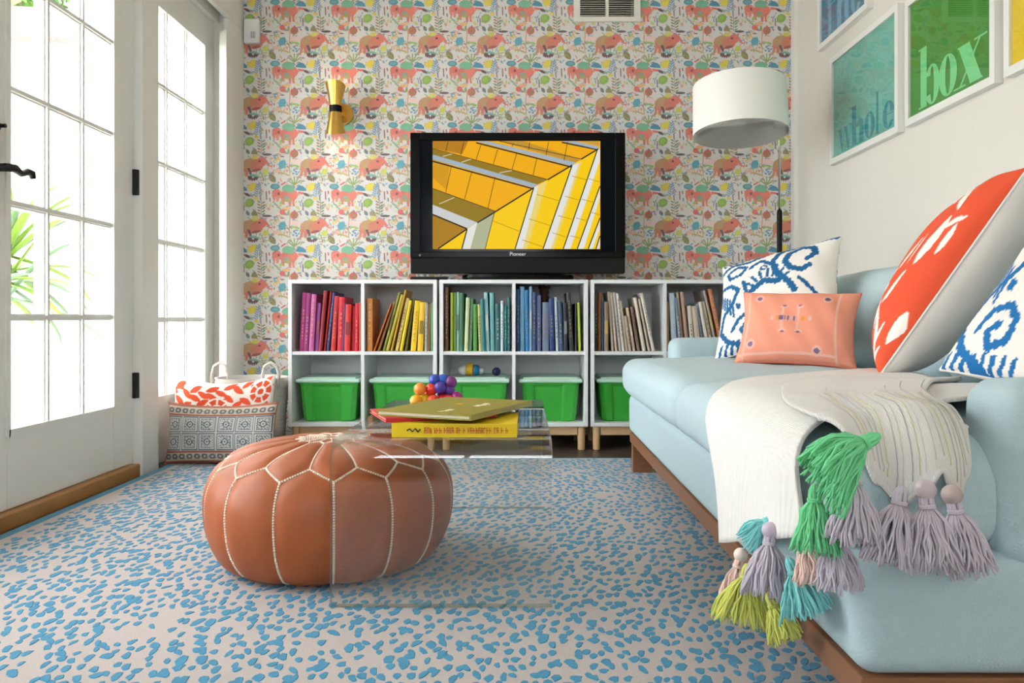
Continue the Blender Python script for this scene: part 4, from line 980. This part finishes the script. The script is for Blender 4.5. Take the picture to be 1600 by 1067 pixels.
# ------------------------------------------------------------------ acrylic table
TX0, TX1, TY0, TY1, TZ = -.4065, .065, 1.694, 2.59, .365
tb = thing('coffee_table', (-.17, 2.14, RZ), 'clear acrylic waterfall coffee table standing over the rug', 'table')
th_ = .022; rb = .04
def wf(off):
    """outer (off=0) or inner outline of the bent sheet in the Y/Z plane"""
    p = [(TY0 + off, RZ + .003)]; r_ = rb - off
    p += [(TY0 + rb - r_ * math.cos(R(a)), TZ - rb + r_ * math.sin(R(a))) for a in range(0, 91, 15)]
    p += [(TY1 - rb + r_ * math.sin(R(a)), TZ - rb + r_ * math.cos(R(a))) for a in range(0, 91, 15)]
    return p + [(TY1 - off, RZ + .003)]
oo, ii = wf(0), wf(th_); n = len(oo); m = MB(); v = []
for p in (oo, ii):
    for x in (TX0, TX1): v += [(x, y, z) for y, z in p]
f = []; mi = []
for k in range(n - 1):
    f += [(k, k + 1, n + k + 1, n + k), (2 * n + k, 3 * n + k, 3 * n + k + 1, 2 * n + k + 1)]; mi += [0, 0]
    f += [(k, 2 * n + k, 2 * n + k + 1, k + 1), (n + k, n + k + 1, 3 * n + k + 1, 3 * n + k)]; mi += [1, 1]
for k in (0, n - 1): f.append((k, n + k, 3 * n + k, 2 * n + k)); mi.append(1)
m.v = v; m.f = f; m.m = mi
edge = clear_mat('acrylic_edge', 1.45, (.72, .82, .77), .35)
o = m.build('sheet', [M['acryl'], edge], tb); auto_smooth(o, 35)
for y in (TY0 + .011, TY1 - .011):
    for x in (TX0 + .03, TX1 - .03):
        q = MB(); q.lathe([(.008, 0), (.008, .0028)], 12, (x, y, RZ + .0002)); q.build('foot_pad', M['glass'], tb)

# books and toy on the table
TB = TZ + .0004
def flat_book(name, label, c, origin, rot, lx, ly, t, z, tilt=0., deco=None):
    root = thing(name, (origin[0], origin[1], z), label, 'book', 'books on the acrylic table')
    m4 = Matrix.Translation((origin[0], origin[1], z)) @ Matrix.Rotation(R(rot), 4, 'Z') @ Matrix.Rotation(R(tilt), 4, 'X')
    def T(m): m.v = [tuple(m4 @ Vector(p)) for p in m.v]; return m
    k = .003
    b_ = MB(); b_.box(0, lx, 0, ly, 0, k); b_.box(0, lx, 0, ly, t - k, t); b_.box(0, lx, -.003, k, 0, t, bev=.001)
    T(b_).build('cover', cmat(c, .4, noise=(30, .08)), root)
    T(MB().box(.004, lx - .004, k, ly - .004, k, t - k)).build('pages', M['pages'], root)
    if deco: deco(root, T, lx, ly, t)
    return root
def yellow_deco(root, T, lx, ly, t):
    d = MB(); x = .072
    while x < lx * .93:
        w_ = random.choice([.003, .004, .0045]); d.box(x, x + .0012, -.0042, -.003, t * .3, t * .72)
        q = random.random()
        if q < .7: d.box(x, x + w_, -.0042, -.003, t * .66, t * .72)
        if q > .3: d.box(x, x + w_, -.0042, -.003, t * .48, t * .54)
        if .2 < q < .8: d.box(x + w_ - .001, x + w_, -.0042, -.003, t * .3, t * .6)
        x += w_ + (.0018 if random.random() < .84 else .006)
    T(d).build('spine_lettering', cmat((206, 60, 40), .5), root)
    d = MB(); d.tube([(.034, -.004, t * .5), (.04, -.004, t * .62), (.046, -.004, t * .42), (.052, -.004, t * .64), (.058, -.004, t * .4), (.063, -.004, t * .6)], .0018, 6); T(d).build('spine_signature', cmat((30, 26, 24), .5), root)
def olive_deco(root, T, lx, ly, t):
    d = MB()
    for (x0, y0, n_, c) in ((.16, .05, 9, 0), (.03, .07, 7, 0)):
        for k in range(n_):
            d.box(x0 + .008 * k, x0 + .008 * k + .005, y0 + random.uniform(0, .02), y0 + random.uniform(.022, .03), t, t + .0004)
    T(d).build('cover_motif', cmat((226, 216, 190), .5), root)
    T(MB().box(.18, .20, .12, .135, t, t + .0005)).build('cover_motif', cmat((236, 180, 50), .5), root)
flat_book('yellow_book', 'thick yellow book with red spine lettering at the table edge', (240, 206, 16), (-.285, 1.757), -.8, .275, .215, .031, TB, 0, yellow_deco)
flat_book('red_book', 'thin red book between the thick yellow book and the olive one', (206, 44, 48), (-.300, 1.765), 21, .26, .19, .010, TB + .0313)
fo = flat_book('olive_book', 'thin olive gold picture book laid askew on top of the pile', (150, 138, 44), (-.11, 1.712), 66, .33, .24, .012, TB + .0418, 0, olive_deco)
bt_ = thing('ball_puzzle', (-.235, 2.33, TB), 'cluster of rainbow coloured wooden balls behind the books on table', 'toy')
BC = [(242, 168, 40), (236, 206, 30), (238, 140, 50), (226, 70, 44), (222, 60, 46), (200, 30, 50), (206, 40, 70), (150, 40, 110), (98, 60, 150), (76, 56, 150), (40, 70, 170), (34, 84, 180), (170, 30, 70), (224, 58, 44), (120, 44, 120)]
BP = [(-.072, 0, 0), (-.050, .026, 0), (-.062, .012, .034), (-.022, -.002, .0), (-.03, .022, .032), (.004, .02, -.002), (.022, .002, -.003), (.045, .015, .008), (.02, .03, .03), (-.003, .014, .038), (-.02, .028, .058), (.003, .034, .058), (.004, .046, .02), (-.04, .05, .012), (.026, .03, .052)]
for c, (x, y, z) in zip(BC, BP):
    m = MB(); m.ball((-.235 + x, 2.33 + y, TB + .0195 + max(0, z)), .0185, 18); m.build('ball', cmat(c, .25), bt_, True)

# ------------------------------------------------------------------ leather pouf
PC = Vector((-.487, 2.05, RZ)); NP = 14
pf_ = thing('leather_pouf', tuple(PC), 'round tan leather pouf with white stitched panels half under the table', 'pouf')
ctrl = [(.20, .006), (.252, .024), (.284, .075), (.296, .135), (.293, .195), (.266, .247), (.208, .281), (.12, .297), (.05, .303), (.0, .303)]
def prof(p):
    i = int(min(max(p, 0), 8.999)); t = p - i
    P0, P1, P2, P3 = ctrl[max(i - 1, 0)], ctrl[i], ctrl[i + 1], ctrl[min(i + 2, 9)]
    return tuple(.5 * (2 * P1[k] + (P2[k] - P0[k]) * t + (2 * P0[k] - 5 * P1[k] + 4 * P2[k] - P3[k]) * t * t + (3 * P1[k] - P0[k] - 3 * P2[k] + P3[k]) * t ** 3) for k in (0, 1))
TH0 = math.atan2(-PC.y, -PC.x) + R(1)
def pp(th, p, off=0.):
    r_, z = prof(p); a, b_ = prof(max(0, p - .05)), prof(min(9, p + .05)); dr, dz = b_[0] - a[0], b_[1] - a[1]; l = math.hypot(dr, dz) or 1
    r_ += off * dz / l; z += -off * dr / l
    lump = 1 + .012 * math.sin(2 * th + 1) + .006 * math.sin(5 * th)
    return Vector((PC.x + r_ * lump * math.cos(th), PC.y + r_ * lump * math.sin(th), PC.z + z))
dth = 2 * math.pi / NP; PS, PK, PI_ = 4.95, 5.55, 7.75
def topb(a): return PS + (PK - PS) * (1 - abs(2 * a - 1))
for i in range(NP):
    n1, n2 = 10, 22; v = []; f = []
    for u in range(n1 + 1):
        for w_ in range(n2 + 1):
            a = u / n1; s_ = w_ / n2; p = .35 + (topb(a) - .35) * s_
            e = min(1, 4.2 * min(a, 1 - a)) * min(1, 7 * min(s_, 1 - s_) + .0); v.append(pp(TH0 + (i + a) * dth, p, .0035 + .006 * math.sin(min(1, e) * math.pi / 2)))
    for u in range(n1):
        for w_ in range(n2): a = u * (n2 + 1) + w_; f.append((a, a + n2 + 1, a + n2 + 2, a + 1))
    MB().add(v, f).build('side_panel', M['leather'], pf_, True)
    v = []; f = []; n2 = 12
    for u in range(n1 + 1):
        for w_ in range(n2 + 1):
            a = u / n1; s_ = w_ / n2; p0 = topb((a + .5) % 1.0); p1 = PI_ - .3 * abs(2 * a - 1); p = p0 + (p1 - p0) * s_
            e = min(1, 4.2 * min(a, 1 - a)) * min(1, 6 * min(s_, 1 - s_)); v.append(pp(TH0 + (i - .5 + a) * dth, p, .003 + .007 * math.sin(e * math.pi / 2)))
    for u in range(n1):
        for w_ in range(n2): a = u * (n2 + 1) + w_; f.append((a, a + n2 + 1, a + n2 + 2, a + 1))
    MB().add(v, f).build('top_petal', M['leather'], pf_, True)
m = MB(); v = []; nn_ = 56
for p in (7.35, 7.75, 8.2, 8.6, 8.97):
    v += [pp(TH0 + 2 * math.pi * k / nn_, p, .005) for k in range(nn_)]
f = [(i * nn_ + k, i * nn_ + (k + 1) % nn_, (i + 1) * nn_ + (k + 1) % nn_, (i + 1) * nn_ + k) for i in range(4) for k in range(nn_)] + [tuple(4 * nn_ + k for k in range(nn_))]
m.add(v, f); m.build('centre_medallion', M['leather'], pf_, True)
m = MB(); v = []
for p in (0, .2, .35, .5): v += [pp(TH0 + 2 * math.pi * k / nn_, p, .006) for k in range(nn_)]
f = [(i * nn_ + k, i * nn_ + (k + 1) % nn_, (i + 1) * nn_ + (k + 1) % nn_, (i + 1) * nn_ + k) for i in range(3) for k in range(nn_)] + [tuple(range(nn_ - 1, -1, -1))]
m.add(v, f); m.build('bottom_panel', M['leather'], pf_, True)
st = MB()
def stitch(pts, gap=.0062, wd=.0055):
    L = 0; nxt = 0
    for a, b_ in zip(pts[:-1], pts[1:]):
        d = b_ - a; l = d.length; t = d.normalized()
        nrm = (a - Vector((PC.x, PC.y, PC.z + .12))).normalized(); sd_ = nrm.cross(t).normalized(); nrm = t.cross(sd_).normalized()
        while nxt <= L + l:
            c = a + t * (nxt - L); q = []
            for sx_, st_, h in ((-1, -.5, 0), (1, -.5, 0), (1, .5, 0), (-1, .5, 0), (-.6, -.35, 1), (.6, -.35, 1), (.6, .35, 1), (-.6, .35, 1)): q.append(c + sd_ * sx_ * wd / 2 + t * st_ * gap * .8 + nrm * (h * .0032 - .0008))
            st.add(q, [(4, 5, 6, 7), (0, 1, 5, 4), (1, 2, 6, 5), (2, 3, 7, 6), (3, 0, 4, 7)]); nxt += gap
        L += l
for i in range(NP):
    th = TH0 + i * dth
    stitch([pp(th, .42 + (PS - .42) * k / 24, .0042) for k in range(25)])
    stitch([pp(th + dth * a / 8, topb(a / 8), .0044) for a in range(9)], .006)
    stitch([pp(th + dth / 2, PK + (PI_ - .3 - PK) * k / 10, .0042) for k in range(11)], .006, .0045)
    stitch([pp(th + dth * (a / 6 - .5), PI_ - .3 * abs(2 * a / 6 - 1), .0062) for a in range(7)], .005, .004)
    stitch([pp(th, PI_ + (8.5 - PI_) * k / 4, .0062) for k in range(5)], .006, .003)
stitch([pp(TH0 + 2 * math.pi * k / 60, 8.5, .006) for k in range(61)], .006, .003)
o = st.build('stitching', M['thread'], pf_); o['kind'] = 'stuff'

# ------------------------------------------------------------------ throw blanket with tassels
tw = thing('throw_blanket', (.6, 1.35, .30), 'white woven throw with bright tassels draped over the sofa end', 'blanket')
def seat_z(x, y): return .462 + .026 * max(0, 1 - ((x - .77) / .36) ** 2) ** .6
def wrap(s, edge_, r_=.05):
    """s = distance past the start of the curve; returns (outward, down)"""
    if s <= 0: return s, 0.
    if s < r_ * math.pi / 2: a = s / r_; return r_ * math.sin(a), r_ * (1 - math.cos(a))
    return r_, r_ + s - r_ * math.pi / 2
XF_, YN_ = .452, 1.115          # where the cloth starts to bend over the front and over the near end
def cloth_point(x, y, lift=0.):
    """x, y measured along the cloth; beyond XF_ / YN_ it bends down"""
    ox, dx = wrap(XF_ - x, 0); oy, dy = wrap(YN_ - y, 0)
    X = XF_ - ox if x < XF_ else x; Y = YN_ - oy if y < YN_ else y
    z = seat_z(max(X, .43), Y) + .012 - dx - dy
    wv = .006 * math.sin(y * 26 + x * 4) * min(1, dx * 6) + .004 * math.sin(x * 31 + y * 5) * min(1, dy * 8)
    up = .003 * math.sin(x * 17 + 2 * math.sin(y * 11)) + .003 * math.sin(y * 23 + x * 9)
    kx_ = min(1, dx / .05); ky_ = min(1, dy / .05); k_ = max(kx_, ky_); k_ = k_ * k_ * (3 - 2 * k_)
    X -= .012 * min(1, dx * 15) + wv + lift * kx_; Y -= .012 * min(1, dy * 15) + (wv * .5) + lift * ky_
    return Vector((X, Y, z + lift * (1 - k_) + up * max(0, 1 - (dx + dy) / .02)))
def sheet(name, quads, lift, nx=60, ny=60, parent=tw, material=None, thick=.006):
    """quads: list of 4 corners (x, y) on the cloth: near-front, near-back, far-back, far-front"""
    out = None
    for (a, b_, c, d) in quads:
        v = []; f = []
        for i in range(nx + 1):
            for j in range(ny + 1):
                s_, t_ = i / nx, j / ny
                x = (a[0] * (1 - s_) + b_[0] * s_) * (1 - t_) + (d[0] * (1 - s_) + c[0] * s_) * t_
                y = (a[1] * (1 - s_) + b_[1] * s_) * (1 - t_) + (d[1] * (1 - s_) + c[1] * s_) * t_
                v.append(cloth_point(x, y, lift))
        for i in range(nx):
            for j in range(ny): p = i * (ny + 1) + j; f.append((p, p + ny + 1, p + ny + 2, p + 1))
        out = MB().add(v, f).build(name, material or M['throw'], parent, True)
        sm = out.modifiers.new('thickness', 'SOLIDIFY'); sm.thickness = thick; sm.offset = 1
    return out
# lower layer: seat top and long front drop (x runs past the front edge down to the hem)
sheet('lower_layer', [((.27, 1.10), (.82, 1.25), (.84, 1.90), (.135, 1.55))], .002)
# upper folded layer with the scalloped near drop and its hem
def hem_y(s_):
    k = [(0, 1.10), (.18, 1.065), (.34, 1.02), (.50, .985), (.60, 1.000), (.68, 1.022), (.80, .988), (.90, 1.02), (1, 1.07)]
    for (a, y0), (b_, y1) in zip(k[:-1], k[1:]):
        if s_ <= b_: t_ = (s_ - a) / (b_ - a); t_ = t_ * t_ * (3 - 2 * t_); return y0 + (y1 - y0) * t_
    return k[-1][1]
def fold_point(s_, t_, lift):
    x = .405 + .195 * s_ + (.065 + .185 * s_) * t_ ** 2; y = hem_y(s_) * (1 - t_) + (1.44 + .10 * s_ + .05 * math.sin(s_ * 3)) * t_
    p = cloth_point(max(x, .452), y, lift); p.x += min(0, x - .452)
    if x < .452: p.z -= .25 * (.452 - x)
    w_ = max(0, 1 - t_ * 2.2); p.y -= w_ * .016 * math.sin(s_ * 2 * math.pi * 1.7 + .6); p.z += w_ * .008 * math.sin(s_ * 2 * math.pi * 1.7 + 1.2)
    return p
v = []; f = []; nx, ny = 70, 60
for i in range(nx + 1):
    for j in range(ny + 1): v.append(fold_point(i / nx, j / ny, .012))
for i in range(nx):
    for j in range(ny): p = i * (ny + 1) + j; f.append((p, p + ny + 1, p + ny + 2, p + 1))
o = MB().add(v, f).build('upper_fold', M['throw'], tw, True); sm = o.modifiers.new('thickness', 'SOLIDIFY'); sm.thickness = .006; sm.offset = 1
m = MB(); m.tube([fold_point(k / 80, 0, .015) for k in range(81)] , .0045, 8); m.build('hem', M['throw'], tw, True)
m = MB(); m.tube([fold_point(k / 40, 1, .014) for k in range(41)], .004, 8); m.build('hem', M['throw'], tw, True)
stripes = [(150, 150, 150), (196, 190, 130), (206, 186, 176), (168, 176, 170), (190, 170, 160), (196, 196, 120), (170, 160, 160), (206, 196, 170)]
for k in range(20):
    s0 = .22 + .75 * k / 19 + random.uniform(-.012, .012); e0 = random.uniform(.35, .75)
    pts = []
    for j in range(48):
        t_ = .03 + e0 * j / 47; p = fold_point(s0, t_, .012); n_ = (fold_point(s0 + .01, t_, .012) - p).cross(fold_point(s0, t_ + .01, .012) - p).normalized()
        pts.append(p + n_ * .0064 * (1 if n_.z > -.2 else -1))
    m = MB(); m.tube(pts, random.uniform(.0005, .0009), 5); m.build('woven_stripe', cmat(tuple(int(.65 * q_ + .35 * 236) for q_ in stripes[k % 8]), .9), tw, True)
def tassel(c, p, d, L, spread, bead=None, strands=110, seed=0):
    r2 = random.Random(seed); p = Vector(p); d = Vector(d).normalized()
    a = d.cross(Vector((.3, 1, .2))).normalized(); b_ = d.cross(a).normalized(); m = MB()
    for k in range(7):      # gathered knot
        an = k * 2.4; q = a * math.cos(an) + b_ * math.sin(an)
        m.tube([p - d * .010 + q * .002, p - d * .002 + q * .006, p + d * .008 + q * .0065, p + d * .02 + q * .005], [.0022, .0026, .0026, .002], 6)
    m.tube([p + d * .008 + (a * math.cos(R(x_)) + b_ * math.sin(R(x_))) * .0088 + d * .0001 * x_ * .04 for x_ in range(0, 1081, 30)], .0014, 5)
    g = Vector((0, 0, -1))
    for k in range(strands):
        an = r2.uniform(0, 2 * math.pi); rr = r2.random() ** .4; off = (a * math.cos(an) * rr + b_ * math.sin(an) * rr); l = L * r2.uniform(.86, 1.06)
        pts = [p + d * .010 + off * .006]; ph = r2.uniform(0, 6.28)
        for s_ in (.2, .4, .6, .8, 1.0):
            dd = (d * (1 - .3 * s_) + g * .3 * s_).normalized(); wob = .0022 * math.sin(ph + 7 * s_)
            pts.append(p + d * .012 + off * (.008 + spread * (s_ ** .7)) + dd * l * s_ + a * wob + b_ * wob * .7 + Vector((r2.uniform(-.0015, .0015), r2.uniform(-.0015, .0015), 0)))
        m.tube(pts, [.0013, .0016, .0016, .0016, .0016, .0013], 5)
    o = m.build('tassel', cmat(c, .9, noise=(90, .12)), tw, True)
    if bead:
        q = MB(); q.ball(p - d * .010, .0125, 14); q.build('bead', cmat(bead, .5), o, True)
LAV, GRN, AQ, LIME, PINK = (206, 196, 208), (126, 222, 158), (136, 214, 214), (214, 218, 110), (246, 214, 202)
# near end of the throw (end face of the sofa)
NE = .985
tassel(LAV, (.410, NE, .436), (-.05, -.1, -1), .070, .026, None, 110, 1)
tassel(LAV, (.464, NE - .006, .412), (-.22, -.1, -1), .072, .030, None, 120, 2)
tassel(LAV, (.487, NE - .022, .412), (.06, -.1, -1), .070, .028, (206, 190, 196), 120, 3)
tassel(LAV, (.530, NE - .004, .402), (.22, -.05, -1), .070, .027, (190, 172, 166), 110, 4)
# corner and front drop
tassel(GRN, (.418, NE - .03, .484), (-.90, -.1, -.42), .072, .038, None, 170, 5)
tassel(GRN, (.376, NE + .04, .405), (-.04, -.1, -1), .064, .024, None, 110, 6)
tassel(LAV, (.402, NE + .04, .352), (.08, -.1, -1), .056, .024, None, 100, 7)
tassel(PINK, (.384, 1.075, .335), (.05, -.1, -1), .052, .016, None, 60, 8)
tassel(LAV, (.372, 1.20, .300), (-.10, -.12, -1), .074, .034, (206, 190, 206), 130, 9)
tassel(AQ, (.384, 1.14, .276), (.30, -.25, -.8), .056, .032, None, 110, 10)
tassel(AQ, (.384, 1.225, .320), (-.6, .2, -.55), .046, .020, None, 70, 11)
tassel(PINK, (.380, 1.395, .205), (-.25, -.05, -1), .080, .020, (246, 230, 220), 70, 12)
tassel(LIME, (.366, 1.30, .218), (-.15, -.1, -1), .070, .044, None, 150, 13)
tassel(LIME, (.380, 1.22, .200), (.35, -.25, -.8), .050, .022, None, 70, 14)
